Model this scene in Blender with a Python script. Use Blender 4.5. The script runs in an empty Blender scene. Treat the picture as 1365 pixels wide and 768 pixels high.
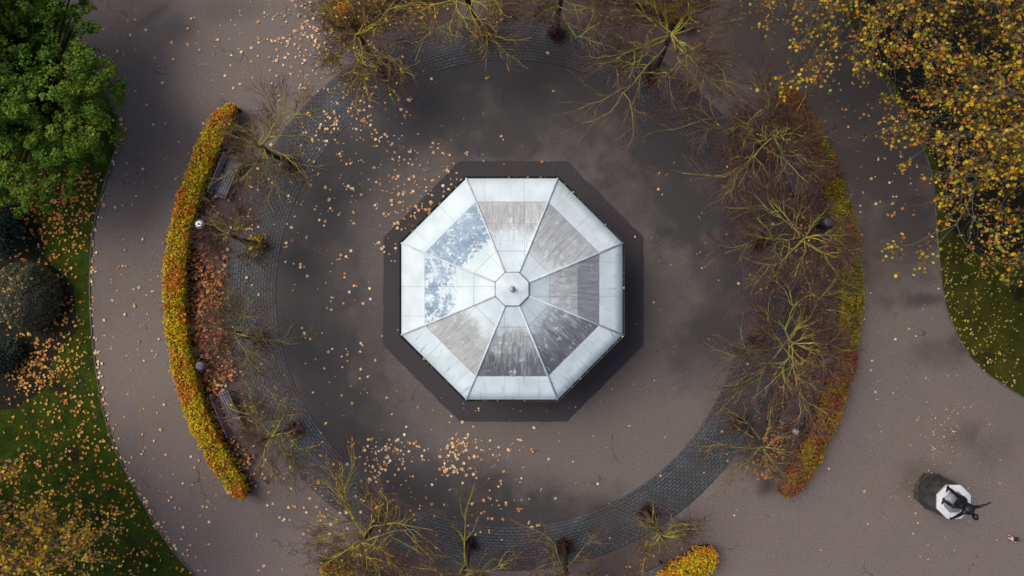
import bpy, bmesh, math, random
import numpy as np
from mathutils import Vector, noise as mnoise

SC = bpy.context.scene
COL = SC.collection
H = 28.0                     # height of the drone above the paving, metres
PPM = 33.0                   # photo pixels per metre at ground level
def gp(px, py, z=0.0):
    """photo pixel -> point in the park at height z"""
    f = (1.0 - z / H) / PPM
    return np.array([(px - 682.5) * f, (384.0 - py) * f, z])

# ------------------------------------------------------------------ helpers
def tag(o, label=None, cat=None, group=None, kind=None):
    if label: o['label'] = label
    if cat: o['category'] = cat
    if group: o['group'] = group
    if kind: o['kind'] = kind
    return o

def empty(name, loc=(0, 0, 0), rz=0.0):
    o = bpy.data.objects.new(name, None)
    o.empty_display_size = 0.2
    o.location = loc
    o.rotation_euler = (0, 0, rz)
    COL.objects.link(o)
    return o

def link(name, me, mats, parent=None, smooth=False):
    if not isinstance(mats, (list, tuple)): mats = [mats]
    for m in mats:
        if m is not None: me.materials.append(m)
    if smooth:
        me.polygons.foreach_set('use_smooth', np.ones(len(me.polygons), dtype=bool))
    o = bpy.data.objects.new(name, me)
    COL.objects.link(o)
    if parent is not None: o.parent = parent
    return o

def np_mesh(name, V, faces):
    """faces: list of (M,k) integer arrays"""
    me = bpy.data.meshes.new(name)
    V = np.asarray(V, dtype=np.float32)
    me.vertices.add(len(V)); me.vertices.foreach_set('co', V.ravel())
    faces = [np.asarray(f, dtype=np.int32) for f in faces if len(f)]
    if not faces:
        return me
    loops = np.concatenate([f.ravel() for f in faces])
    tot = np.concatenate([np.full(len(f), f.shape[1], dtype=np.int32) for f in faces])
    start = np.concatenate([[0], np.cumsum(tot)[:-1]]).astype(np.int32)
    me.loops.add(len(loops)); me.loops.foreach_set('vertex_index', loops)
    me.polygons.add(len(tot)); me.polygons.foreach_set('loop_start', start)
    me.polygons.foreach_set('loop_total', tot)
    me.update(calc_edges=True)
    return me

class Acc:
    """collects geometry that becomes ONE mesh"""
    def __init__(s): s.V = []; s.F = {}; s.n = 0
    def add(s, V, F):
        V = np.asarray(V, float).reshape(-1, 3); F = np.asarray(F, int)
        s.V.append(V); s.F.setdefault(F.shape[1], []).append(F + s.n); s.n += len(V)
    def box(s, c, size, ax=None):
        c = np.asarray(c, float); h = np.asarray(size, float) / 2
        B = np.array([[x, y, z] for x in (-1, 1) for y in (-1, 1) for z in (-1, 1)], float) * h
        if ax is not None: B = B @ np.asarray(ax, float)
        s.add(B + c, [[0, 1, 3, 2], [4, 6, 7, 5], [0, 4, 5, 1], [2, 3, 7, 6], [0, 2, 6, 4], [1, 5, 7, 3]])
    def tube(s, P, R, n=5, cap=True):
        P = np.asarray(P, float); R = np.broadcast_to(np.asarray(R, float), (len(P),))
        T = np.gradient(P, axis=0); T /= np.linalg.norm(T, axis=1)[:, None] + 1e-9
        ref = np.array([0, 0, 1.0]) if abs(T[:, 2]).mean() < 0.8 else np.array([1.0, 0, 0])
        A = np.cross(T, ref); A /= np.linalg.norm(A, axis=1)[:, None] + 1e-9
        B = np.cross(T, A)
        a = np.arange(n) * 2 * math.pi / n
        V = P[:, None, :] + R[:, None, None] * (np.cos(a)[None, :, None] * A[:, None, :] + np.sin(a)[None, :, None] * B[:, None, :])
        k = len(P); i = np.arange(k - 1)[:, None] * n; j = np.arange(n)[None, :]; j2 = (j + 1) % n
        F = np.stack([i + j, i + j2, i + n + j2, i + n + j], -1).reshape(-1, 4)
        base = s.n
        s.add(V.reshape(-1, 3), F)
        if cap:
            s.F.setdefault(n, []).append(np.array([[base + q for q in range(n)][::-1], [base + (k - 1) * n + q for q in range(n)]]))
    def prism(s, ring, z0, z1, ring2=None):
        ring = np.asarray(ring, float); ring2 = ring if ring2 is None else np.asarray(ring2, float)
        n = len(ring)
        V = np.concatenate([np.c_[ring[:, :2], np.full(n, z0)], np.c_[ring2[:, :2], np.full(n, z1)]])
        b = s.n
        F = [[i, (i + 1) % n, n + (i + 1) % n, n + i] for i in range(n)]
        s.add(V, F)
        s.F.setdefault(n, []).append(np.array([[b + q for q in range(n)][::-1], [b + n + q for q in range(n)]]))
    def lathe(s, prof, n=20, c=(0, 0, 0)):
        prof = np.asarray(prof, float); a = np.arange(n) * 2 * math.pi / n
        V = np.stack([prof[:, 0:1] * np.cos(a), prof[:, 0:1] * np.sin(a), np.repeat(prof[:, 1:2], n, 1)], -1) + np.asarray(c, float)
        k = len(prof); i = np.arange(k - 1)[:, None] * n; j = np.arange(n)[None, :]; j2 = (j + 1) % n
        s.add(V.reshape(-1, 3), np.stack([i + j, i + j2, i + n + j2, i + n + j], -1).reshape(-1, 4))
    def build(s, name, mats, parent=None, smooth=False, bevel=0):
        V = np.concatenate(s.V) if s.V else np.zeros((0, 3))
        me = np_mesh(name, V, [np.concatenate(f) for f in s.F.values()])
        if bevel:
            bm = bmesh.new(); bm.from_mesh(me)
            bmesh.ops.recalc_face_normals(bm, faces=bm.faces)
            bmesh.ops.bevel(bm, geom=bm.edges[:], offset=bevel, segments=2, affect='EDGES', profile=0.5)
            bm.to_mesh(me); bm.free()
        return link(name, me, mats, parent, smooth)

def octagon(apo, c=(0, 0), rot=0.0):
    R = apo / math.cos(math.pi / 8)
    a = math.pi / 8 + np.arange(8) * math.pi / 4 + rot
    return np.c_[c[0] + R * np.cos(a), c[1] + R * np.sin(a)]

# ------------------------------------------------------------------ shader helpers
class NT:
    def __init__(s, name):
        s.m = bpy.data.materials.new(name); s.m.use_nodes = True
        s.t = s.m.node_tree; s.t.nodes.clear()
        s.out = s.t.nodes.new('ShaderNodeOutputMaterial')
    def n(s, kind, **kw):
        x = s.t.nodes.new(kind)
        for k, v in kw.items(): setattr(x, k, v)
        return x
    def put(s, sock, v):
        if v is None: return
        if isinstance(v, bpy.types.NodeSocket): s.t.links.new(v, sock)
        elif isinstance(v, (tuple, list)) and sock.type == 'RGBA': sock.default_value = (*v[:3], 1)
        else: sock.default_value = v
    def math(s, op, a, b=None, c=None, clamp=False):
        x = s.n('ShaderNodeMath', operation=op, use_clamp=clamp)
        s.put(x.inputs[0], a); s.put(x.inputs[1], b)
        if c is not None: s.put(x.inputs[2], c)
        return x.outputs[0]
    def step(s, v, lo, hi):
        x = s.n('ShaderNodeMapRange', interpolation_type='SMOOTHSTEP')
        s.put(x.inputs[0], v); s.put(x.inputs[1], lo); s.put(x.inputs[2], hi)
        return x.outputs[0]
    def mix(s, f, a, b, blend='MIX'):
        x = s.n('ShaderNodeMix', data_type='RGBA', blend_type=blend)
        s.put(x.inputs[0], f); s.put(x.inputs[6], a); s.put(x.inputs[7], b)
        return x.outputs[2]
    def noise(s, vec, scale, detail=4.0, rough=0.55, w=0.0):
        x = s.n('ShaderNodeTexNoise')
        if vec is not None: s.put(x.inputs['Vector'], vec)
        s.put(x.inputs['Scale'], scale); s.put(x.inputs['Detail'], detail); s.put(x.inputs['Roughness'], rough)
        return x.outputs['Fac']
    def mapping(s, vec, scale=(1, 1, 1), loc=(0, 0, 0), rot=(0, 0, 0)):
        x = s.n('ShaderNodeMapping'); s.put(x.inputs[0], vec)
        x.inputs['Scale'].default_value = scale; x.inputs['Location'].default_value = loc; x.inputs['Rotation'].default_value = rot
        return x.outputs[0]
    def ramp(s, f, stops, interp='LINEAR'):
        x = s.n('ShaderNodeValToRGB'); cr = x.color_ramp; cr.interpolation = interp
        while len(cr.elements) > 1: cr.elements.remove(cr.elements[-1])
        cr.elements[0].position = stops[0][0]; cr.elements[0].color = (*stops[0][1], 1)
        for p, c in stops[1:]:
            e = cr.elements.new(p); e.color = (*c, 1)
        s.put(x.inputs[0], f)
        return x.outputs[0]
    def obj(s): return s.n('ShaderNodeTexCoord').outputs['Object']
    def pos(s): return s.n('ShaderNodeNewGeometry').outputs['Position']
    def uv(s): return s.n('ShaderNodeTexCoord').outputs['UV']
    def attr(s, name): return s.n('ShaderNodeAttribute', attribute_name=name).outputs['Fac']
    def island(s): return s.n('ShaderNodeNewGeometry').outputs['Random Per Island']
    def bump(s, h, strength=0.3, dist=0.02):
        x = s.n('ShaderNodeBump'); s.put(x.inputs['Strength'], strength); s.put(x.inputs['Distance'], dist); s.put(x.inputs['Height'], h)
        return x.outputs[0]
    def bsdf(s, col, rough=0.8, metal=0.0, normal=None, spec=0.4):
        x = s.n('ShaderNodeBsdfPrincipled')
        s.put(x.inputs['Base Color'], col); s.put(x.inputs['Roughness'], rough); s.put(x.inputs['Metallic'], metal)
        s.put(x.inputs['Specular IOR Level'], spec)
        if normal is not None: s.put(x.inputs['Normal'], normal)
        s.t.links.new(x.outputs[0], s.out.inputs[0])
        return s.m
    def leaf(s, col, trans=0.3, rough=0.6):
        p = s.n('ShaderNodeBsdfPrincipled'); s.put(p.inputs['Base Color'], col); s.put(p.inputs['Roughness'], rough)
        s.put(p.inputs['Specular IOR Level'], 0.25)
        tr = s.n('ShaderNodeBsdfTranslucent'); s.put(tr.inputs[0], col)
        mx = s.n('ShaderNodeMixShader'); mx.inputs[0].default_value = trans
        s.t.links.new(p.outputs[0], mx.inputs[1]); s.t.links.new(tr.outputs[0], mx.inputs[2])
        s.t.links.new(mx.outputs[0], s.out.inputs[0])
        return s.m

def simple(name, c, rough=0.7, metal=0.0, var=0.25, scale=8.0, bump=0.0):
    t = NT(name)
    f = t.noise(t.obj(), scale, 5)
    c2 = tuple(min(1, x * (1 + var)) for x in c); c1 = tuple(x * (1 - var) for x in c)
    col = t.mix(t.step(f, 0.3, 0.7), c1, c2)
    nrm = t.bump(f, bump, 0.01) if bump else None
    return t.bsdf(col, rough, metal, nrm)

# ------------------------------------------------------------------ materials
ORANGE = (0.50, 0.16, 0.03); PEACH = (0.72, 0.42, 0.24); CREAM = (0.80, 0.62, 0.42); YELLOW = (0.62, 0.42, 0.03)
RUST = (0.25, 0.07, 0.025); BROWN = (0.10, 0.045, 0.02); OLIVE = (0.20, 0.19, 0.012); GOLD = (0.55, 0.28, 0.02)

def leaf_mat(name, stops, trans=0.25, patch=None, patch_scale=0.8):
    t = NT(name)
    isl = t.island()
    if patch is not None: isl = t.math('ADD', t.math('MULTIPLY', isl, .6), t.math('MULTIPLY', t.step(t.noise(t.pos(), 4.5, 4, .7), .3, .7), .4))
    col = t.ramp(isl, stops)
    if patch is not None:                       # large patches of another leaf colour through the plant
        col2 = t.ramp(isl, patch)
        f = t.noise(t.pos(), patch_scale, 3, 0.6)
        g = t.math('ADD', f, t.math('MULTIPLY', t.math('SUBTRACT', t.island(), 0.5), 0.12))
        col = t.mix(t.step(g, 0.46, 0.56), col, col2)
    return t.leaf(col, trans)

M = {}
M['leaf_paving'] = leaf_mat('leaf_paving', [(0, (.40, .16, .06)), (.18, (.66, .28, .06)), (.38, (.80, .54, .32)), (.56, (.74, .40, .17)), (.78, (.86, .70, .50)), (.92, (.76, .56, .20)), (1, (.3, .13, .07))], 0.1)
M['leaf_lawn'] = leaf_mat('leaf_lawn', [(0, RUST), (.2, ORANGE), (.45, (.62, .26, .04)), (.68, (.70, .40, .13)), (.86, (.66, .40, .04)), (1, BROWN)], 0.1)
M['leaf_yellow'] = leaf_mat('leaf_yellow', [(0, YELLOW), (.5, (.55, .36, .05)), (.85, (.6, .48, .22)), (1, (.3, .24, .02))], 0.1)
M['leaf_rust'] = leaf_mat('leaf_rust', [(0, RUST), (.25, (.44, .15, .04)), (.5, (.58, .22, .05)), (.8, (.62, .33, .16)), (1, BROWN)], 0.1)
M['leaf_plane'] = leaf_mat('leaf_plane', [(0, (.10, .04, .02)), (.12, (.30, .10, .025)), (.22, (.66, .19, .015)), (.32, (.62, .33, .012)), (.42, (.80, .54, .012)), (.55, (.56, .48, .012)), (.7, (.24, .26, .010)), (.8, (.09, .07, .02)), (.88, (.14, .11, .02)), (.94, (.62, .24, .03)), (1, (.74, .52, .02))], 0.3)
M['leaf_orange_tree'] = leaf_mat('leaf_orange_tree', [(0, (.12, .05, .02)), (.18, (.55, .18, .03)), (.4, (.66, .36, .02)), (.66, (.70, .50, .02)), (.82, (.30, .28, .015)), (1, (.30, .14, .06))], 0.3)
M['leaf_evergreen'] = leaf_mat('leaf_evergreen', [(0, (.018, .048, .003)), (.4, (.085, .150, .005)), (.72, (.185, .235, .006)), (.94, (.30, .30, .012)), (1, (.30, .24, .05))], 0.2, [(0, (.018, .056, .004)), (.5, (.062, .150, .006)), (1, (.13, .23, .008))], .8)
M['leaf_yew'] = leaf_mat('leaf_yew', [(0, (.026, .048, .030)), (.4, (.075, .105, .062)), (.75, (.14, .15, .085)), (1, (.32, .20, .10))], 0.05)
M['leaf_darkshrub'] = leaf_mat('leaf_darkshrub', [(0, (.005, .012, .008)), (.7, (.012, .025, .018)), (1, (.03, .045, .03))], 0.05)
M['leaf_hedge_gold'] = leaf_mat('leaf_hedge_gold', [(0, (.06, .05, .008)), (.25, (.34, .29, .008)), (.5, (.72, .56, .008)), (.8, (.74, .44, .010)), (.92, (.68, .24, .03)), (1, (.75, .5, .25))], 0.2,
                                [(0, (.08, .03, .012)), (.3, (.58, .20, .015)), (.6, (.74, .36, .012)), (.85, (.44, .13, .03)), (1, (.72, .40, .18))], 1.1)
M['leaf_hedge_olive'] = leaf_mat('leaf_hedge_olive', [(0, (.05, .05, .008)), (.35, (.20, .18, .01)), (.7, (.38, .32, .012)), (.9, (.46, .28, .015)), (1, (.22, .08, .02))], 0.2,
                                 [(0, (.12, .035, .02)), (.4, (.20, .06, .025)), (.75, (.24, .10, .02)), (1, (.10, .03, .02))], 0.55)
M['leaf_hedge_rust'] = leaf_mat('leaf_hedge_rust', [(0, (.07, .025, .015)), (.35, (.24, .075, .03)), (.7, (.36, .15, .03)), (1, (.16, .06, .02))], 0.2,
                                [(0, (.10, .09, .01)), (.4, (.34, .17, .02)), (.75, (.38, .28, .015)), (1, (.26, .08, .02))], 0.9)
M['hedge_wood'] = simple('hedge_wood', (.035, .018, .012), 0.9)
M['leaf_darkred'] = leaf_mat('leaf_darkred', [(0, (.05, .018, .016)), (.6, (.12, .035, .03)), (.9, (.22, .08, .05)), (1, (.4, .2, .12))], 0.1)
M['leaf_weeds'] = leaf_mat('leaf_weeds', [(0, (.03, .035, .008)), (.6, (.07, .075, .012)), (1, (.14, .11, .03))], 0.1)
M['shoots'] = leaf_mat('shoots', [(0, (.04, .016, .016)), (.5, (.085, .032, .030)), (1, (.15, .065, .045))], 0.0)
M['twigs'] = leaf_mat('twigs', [(0, (.065, .030, .034)), (.5, (.115, .052, .052)), (1, (.16, .10, .075))], 0.0)
def moss(name, a, b, c):
    t = NT(name)
    f = t.noise(t.obj(), 3.5, 4)
    col = t.mix(t.step(f, .35, .65), a, b)
    col = t.mix(t.step(t.noise(t.obj(), 28, 3), .55, .75), col, c)
    return t.bsdf(col, 0.9, 0, t.bump(t.noise(t.obj(), 60, 3), .5, .01))
M['moss_bark'] = moss('moss_bark', (.24, .21, .035), (.40, .36, .05), (.14, .105, .055))
M['moss_bark_gold'] = moss('moss_bark_gold', (.34, .26, .03), (.52, .43, .045), (.20, .12, .05))
M['moss_bark_dull'] = moss('moss_bark_dull', (.14, .115, .045), (.27, .23, .055), (.10, .065, .05))
M['grey_bark'] = moss('grey_bark', (.12, .10, .08), (.20, .175, .15), (.10, .11, .03))
M['dark_bark'] = simple('dark_bark', (.04, .03, .022), 0.9, 0, .4, 10, .4)
M['plane_twig'] = leaf_mat('plane_twig', [(0, (.05, .04, .035)), (.5, (.10, .085, .075)), (.8, (.11, .105, .04)), (1, (.17, .15, .14))], 0.0)

def asphalt(name, dry, wet_shade, damp_amt, ring=False):
    t = NT(name)
    p = t.pos()
    st = t.attr('stain_shade')
    big = t.noise(p, 0.35, 5, 0.6)
    mid = t.noise(p, 1.9, 6, 0.65)
    fine = t.noise(p, 38, 3, 0.7)
    f = t.math('ADD', st, t.math('MULTIPLY', t.math('SUBTRACT', mid, .5), .5))
    f = t.math('ADD', f, t.math('MULTIPLY', t.math('SUBTRACT', big, .5), damp_amt))
    f = t.math('ADD', f, t.math('MULTIPLY', t.math('SUBTRACT', t.noise(p, 7, 6, .75), .5), .8))
    w = t.step(f, -0.25, 1.25)
    col = t.mix(w, dry, wet_shade)
    tint = t.noise(t.mapping(p, loc=(13, 7, 0)), 0.55, 4)
    col = t.mix(t.math('MULTIPLY', t.step(tint, .5, .75), .35), col, tuple(x * y for x, y in zip(dry, (1.12, .86, .80))))
    grain = t.noise(p, 15, 4, .8)
    col = t.mix(t.step(grain, .40, .72), t.mix(1.0, col, (.78, .78, .79), 'MULTIPLY'), t.mix(1.0, col, (1.28, 1.26, 1.24), 'MULTIPLY'))
    col = t.mix(t.math('MULTIPLY', t.math('SUBTRACT', fine, .25, clamp=True), .5), col, tuple(x * 1.6 for x in dry))
    # pale grit and dark aggregate specks
    v = t.n('ShaderNodeTexVoronoi'); t.put(v.inputs['Vector'], p); v.inputs['Scale'].default_value = 24
    spk = t.math('MULTIPLY', t.step(v.outputs['Distance'], .14, .05), t.step(t.noise(p, 3, 3), .5, .62))
    col = t.mix(t.math('MULTIPLY', spk, .35), col, (.26, .23, .21))
    vc = t.n('ShaderNodeTexVoronoi', feature='DISTANCE_TO_EDGE'); vc.inputs['Scale'].default_value = .33
    wv = t.n('ShaderNodeVectorMath', operation='ADD'); t.put(wv.inputs[0], p); nz = t.n('ShaderNodeTexNoise'); t.put(nz.inputs['Vector'], p); nz.inputs['Scale'].default_value = 1.6; nz.inputs['Detail'].default_value = 5
    t.put(wv.inputs[1], nz.outputs['Color']); t.put(vc.inputs['Vector'], wv.outputs[0])
    ck = t.math('MULTIPLY', t.step(vc.outputs['Distance'], .010, .003), t.step(t.noise(t.mapping(p, loc=(2, 5, 0)), .45, 2), .58, .64))
    col = t.mix(t.math('MULTIPLY', ck, .55), col, (.018, .016, .016))
    if ring: col = t.mix(t.math('MULTIPLY', t.attr('soil'), .85), col, t.mix(t.step(mid, .35, .65), (.050, .034, .031), (.024, .018, .017)))
    rough = t.math('SUBTRACT', .88, t.math('MULTIPLY', w, .22))
    nrm = t.bump(t.math('ADD', fine, mid), .35, .01)
    return t.bsdf(col, rough, 0, nrm, .35)
M['path'] = asphalt('path_asphalt', (.162, .131, .115), (.038, .032, .030), .35, True)
M['plaza'] = asphalt('plaza_asphalt', (.130, .109, .098), (.0150, .0160, .0185), .22)
M['apron'] = asphalt('apron_asphalt', (.044, .038, .041), (.030, .027, .031), .3)

def setts(name, a, b, w, h, mort):
    t = NT(name)
    br = t.n('ShaderNodeTexBrick')
    t.put(br.inputs['Vector'], t.uv())
    br.inputs['Color1'].default_value = (0, 0, 0, 1); br.inputs['Color2'].default_value = (1, 1, 1, 1); br.inputs['Mortar'].default_value = (.5, .5, .5, 1)
    br.inputs['Scale'].default_value = 1; br.inputs['Brick Width'].default_value = w; br.inputs['Row Height'].default_value = h
    br.inputs['Mortar Size'].default_value = mort; br.inputs['Mortar Smooth'].default_value = .3
    br.offset = 0.5
    rnd = t.n('ShaderNodeSeparateColor'); t.put(rnd.inputs[0], br.outputs['Color'])
    p = t.pos()
    big = t.noise(p, .9, 5, .65)
    f = t.math('ADD', t.math('MULTIPLY', rnd.outputs[0], .6), t.math('MULTIPLY', big, .5), clamp=True)
    col = t.mix(f, a, b)
    col = t.mix(t.math('MULTIPLY', t.step(t.noise(t.mapping(p, loc=(5, 3, 0)), .62, 6, .7), .44, .60), .72), col, (.058, .045, .042))   # silt and soil on the stones
    col = t.mix(t.math('MULTIPLY', t.step(t.noise(t.mapping(p, loc=(9, 3, 0)), 1.1, 4), .50, .64), .5), col, (.032, .056, .050))         # algae
    col = t.mix(t.math('MULTIPLY', t.math('MULTIPLY', t.attr('stain_shade'), .9), t.step(t.noise(t.mapping(p, loc=(1, 8, 0)), 1.7, 6, .7), .30, .52)), col, t.mix(big, (.040, .030, .028), (.066, .050, .046)))
    col = t.mix(t.math('MULTIPLY', br.outputs['Fac'], t.math('SUBTRACT', .9, t.math('MULTIPLY', t.step(big, .4, .6), .35))), col, (.014, .013, .014))
    nrm = t.bump(t.math('SUBTRACT', t.math('MULTIPLY', t.noise(p, 30, 3), .3), br.outputs['Fac']), .8, .02)
    return t.bsdf(col, .7, 0, nrm, .4)
M['setts'] = setts('sett_paving', (.038, .048, .054), (.100, .116, .126), .22, .118, .022)
M['sett_edge'] = setts('sett_edge', (.045, .05, .06), (.105, .11, .13), .34, .118, .022)
M['kerb'] = simple('kerb_stone', (.11, .10, .09), .85, 0, .35, 3, .2)

def lawn_mat(nm='lawn_grass', k=(1, 1, 1)):
    t = NT(nm); p = t.pos()
    f = t.noise(p, 1.2, 6, .65)
    col = t.mix(t.step(f, .3, .7), tuple(a * b for a, b in zip((.022, .040, .005), k)), tuple(a * b for a, b in zip((.052, .078, .007), k)))
    col = t.mix(t.step(t.noise(t.mapping(p, loc=(3, 9, 0)), .7, 5, .6), .55, .7), col, (.022, .018, .012))
    return t.bsdf(col, .95, 0, t.bump(t.noise(p, 60, 4), .8, .03), .1)
M['lawn'] = lawn_mat(); M['lawn_olive'] = lawn_mat('lawn_olive', (1.5, 1.02, 1.4))
M['grass'] = leaf_mat('grass_blade', [(0, (.020, .040, .003)), (.5, (.052, .084, .006)), (.9, (.075, .095, .010)), (1, (.12, .10, .025))], .2)
M['grass_olive'] = leaf_mat('grass_olive', [(0, (.028, .034, .005)), (.5, (.060, .066, .008)), (.9, (.10, .09, .015)), (1, (.14, .10, .03))], .2)
M['litter_soil_shade'] = simple('litter_soil_shade', (.008, .0065, .005), .95, 0, .4, 5, .4)  # near black: shade below the plants is put into the colour

M['iron'] = simple('dark_iron', (.014, .017, .016), .45, .3)
M['gutter'] = simple('dark_gutter', (.012, .016, .015), .6, 0, .5, 6)
M['timber_floor'] = simple('stage_boards', (.09, .07, .05), .8)
M['plinth'] = simple('plinth_stone', (.22, .20, .18), .85, 0, .3, 4, .2)
M['bench_slat'] = simple('bench_slat', (.095, .102, .125), .55, 0, .35, 6)
M['bench_slat_purple'] = simple('bench_slat_purple', (.095, .075, .092), .55, 0, .35, 6)
M['bench_iron'] = simple('bench_iron', (.02, .02, .024), .5, .3)
M['bin_body'] = simple('bin_body', (.025, .026, .03), .5, .2)
M['steel'] = simple('bin_steel', (.55, .55, .56), .35, .6, .15)
M['bin_grey'] = simple('bin_grey', (.26, .265, .28), .5, .1, .25)
M['bin_purple'] = simple('bin_purple', (.14, .125, .17), .5, .1, .25)
M['stone_white'] = simple('pedestal_stone', (.62, .62, .63), .8, 0, .12, 5, .15)
M['stone_dark'] = simple('pedestal_weathered', (.050, .048, .046), .9, 0, .5, 3, .3)
M['bronze'] = simple('dark_bronze', (.020, .022, .028), .38, .55, .4, 9)
M['jacket'] = simple('jacket_cloth', (.10, .018, .022), .9, 0, .25, 20)
M['trousers'] = simple('trouser_cloth', (.010, .010, .013), .9, 0, .3, 20)
M['skin'] = simple('skin', (.50, .30, .22), .6, 0, .08, 12)
M['hat'] = simple('white_hat', (.75, .73, .70), .9, 0, .06, 20)
M['shoe'] = simple('shoe_leather', (.02, .017, .015), .6)
M['fur_pale'] = simple('fur_pale', (.62, .42, .36), .95, 0, .2, 25, .3)
M['fur_dark'] = simple('fur_dark', (.018, .016, .016), .95, 0, .4, 25, .3)
M['fur_grey'] = simple('fur_grey', (.10, .105, .10), .95, 0, .3, 25, .3)

# ------------------------------------------------------------------ camera, light
cam = bpy.data.cameras.new('camera'); co = bpy.data.objects.new('camera', cam); COL.objects.link(co)
co.location = (0, 0, H); co.rotation_euler = (0, 0, 0)
cam.sensor_width = 36; cam.lens = 18.0 / ((1365 / 2 / PPM) / H); cam.clip_end = 2000; cam.clip_start = .1
SC.camera = co
SUN_EL, SUN_AZ = math.radians(58), math.radians(152)        # azimuth counter-clockwise from +x: light from the upper left
D = Vector((math.cos(SUN_EL) * math.cos(SUN_AZ), math.cos(SUN_EL) * math.sin(SUN_AZ), math.sin(SUN_EL)))
sl = bpy.data.lights.new('sun', 'SUN'); sl.energy = 1.25; sl.angle = math.radians(30); sl.color = (1, .95, .87)
so = bpy.data.objects.new('sun', sl); so.rotation_euler = D.to_track_quat('Z', 'Y').to_euler(); so.location = (-20, 10, 40); COL.objects.link(so)
w = bpy.data.worlds.new('World'); SC.world = w; w.use_nodes = True
sky = w.node_tree.nodes.new('ShaderNodeTexSky'); sky.sky_type = 'NISHITA'; sky.sun_disc = False
sky.sun_elevation = SUN_EL; sky.sun_rotation = math.pi / 2 - SUN_AZ; sky.dust_density = 4.0; sky.air_density = .8; sky.ozone_density = .5
bg = w.node_tree.nodes['Background']; bg.inputs[1].default_value = 0.11
w.node_tree.links.new(sky.outputs[0], bg.inputs[0])
SC.view_settings.view_transform = 'Standard'; SC.view_settings.look = 'None'
SC.view_settings.exposure = 0.45; SC.view_settings.gamma = 1.0
SC.render.engine = 'CYCLES'
SC.cycles.use_denoising = True
SC.cycles.max_bounces = 5; SC.cycles.diffuse_bounces = 3; SC.cycles.transparent_max_bounces = 4

rng = np.random.default_rng(11)
rnd = random.Random(5)

# ------------------------------------------------------------------ ground
RC = gp(679, 391)[:2]                        # centre of the stone ring
R_IN, R_OUT = 311 / PPM, 370 / PPM

def vnoise(X, Y, s, seed):
    """smooth value noise on arrays"""
    g = np.random.default_rng(seed).random((64, 64))
    x, y = X * s + 31.7, Y * s + 17.3
    xi, yi = np.floor(x).astype(int), np.floor(y).astype(int); fx, fy = x - xi, y - yi
    fx, fy = fx * fx * (3 - 2 * fx), fy * fy * (3 - 2 * fy)
    q = lambda a, b: g[a % 64, b % 64]
    return (q(xi, yi) * (1 - fx) + q(xi + 1, yi) * fx) * (1 - fy) + (q(xi, yi + 1) * (1 - fx) + q(xi + 1, yi + 1) * fx) * fy

# damp and worn patches, plus tree shade painted on the upper right path: (px, py, rx, ry, turn degrees, amount)
PATH_STAINS_SHADE = [(240, 38, 24, 18, 0, .5), (300, 8, 55, 20, 0, .4), (205, 20, 34, 6, 35, .35), (1225, 400, 38, 11, 5, .6), (1250, 470, 40, 22, 0, .35), (1290, 455, 22, 14, 0, .3),
               (1130, 130, 110, 130, 20, .75), (1200, 240, 90, 120, 0, .55), (1195, 340, 70, 60, 0, .3), (1285, 580, 30, 18, 30, .3), (1320, 600, 40, 30, 0, .25),  # leading blobs darken the path as shade of the big trees
               (400, 640, 70, 60, 0, .3), (170, 330, 90, 130, 0, .2), (1235, 640, 34, 26, 0, .35), (985, 40, 90, 60, 0, .6), (160, 620, 40, 90, 25, .2), (190, 470, 50, 60, 0, -.15)]
PLAZA_STAINS = [(420, 340, 60, 110, 0, .65), (1010, 560, 90, 90, 0, -.5), (860, 620, 120, 60, -30, -.4), (760, 140, 170, 80, 0, .5), (900, 190, 110, 130, 20, .5), (480, 560, 70, 60, 0, .35), (600, 655, 120, 45, 0, .5), (760, 690, 130, 25, 0, .45),
                (960, 330, 60, 130, 0, .3), (540, 150, 120, 60, 0, .35), (480, 430, 60, 80, 0, .25), (470, 220, 60, 60, 0, .3), (880, 590, 110, 70, -35, -.35), (700, 600, 160, 35, 0, -.2), (900, 430, 60, 90, 0, .1),
                (640, 90, 90, 25, 0, .5), (680, 198, 34, 22, 0, .9), (940, 480, 45, 60, 0, .15), (420, 480, 40, 90, 0, .35)]
def stain_shade_field(X, Y, blobs, base=0.0):
    S = np.full(X.shape, base)
    wob = (vnoise(X, Y, .9, 3) - .5) * .5 + (vnoise(X, Y, 2.6, 4) - .5) * .35 + (vnoise(X, Y, 6.5, 5) - .5) * .2
    for px, py, rx, ry, rot, amt in blobs:
        amt *= 1.45
        c = gp(px, py); a = math.radians(rot)
        dx, dy = X - c[0], Y - c[1]
        u = (dx * math.cos(a) + dy * math.sin(a)) / (rx / PPM); v = (-dx * math.sin(a) + dy * math.cos(a)) / (ry / PPM)
        d = np.sqrt(u * u + v * v) + wob
        k = np.clip((1.5 - d) / 1.2, 0, 1); S = S + amt * k * k * (3 - 2 * k)
    return S

def set_attr(me, name, val):
    a = me.attributes.new(name, 'FLOAT', 'POINT'); a.data.foreach_set('value', np.asarray(val, np.float32).ravel())

def grid_mesh(name, xs, ys, z):
    X, Y = np.meshgrid(xs, ys)
    nx, ny = len(xs), len(ys)
    i = np.arange(ny - 1)[:, None] * nx + np.arange(nx - 1)[None, :]
    F = np.stack([i, i + 1, i + nx + 1, i + nx], -1).reshape(-1, 4)
    return np_mesh(name, np.c_[X.ravel(), Y.ravel(), np.full(X.size, z)], [F]), X, Y

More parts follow.
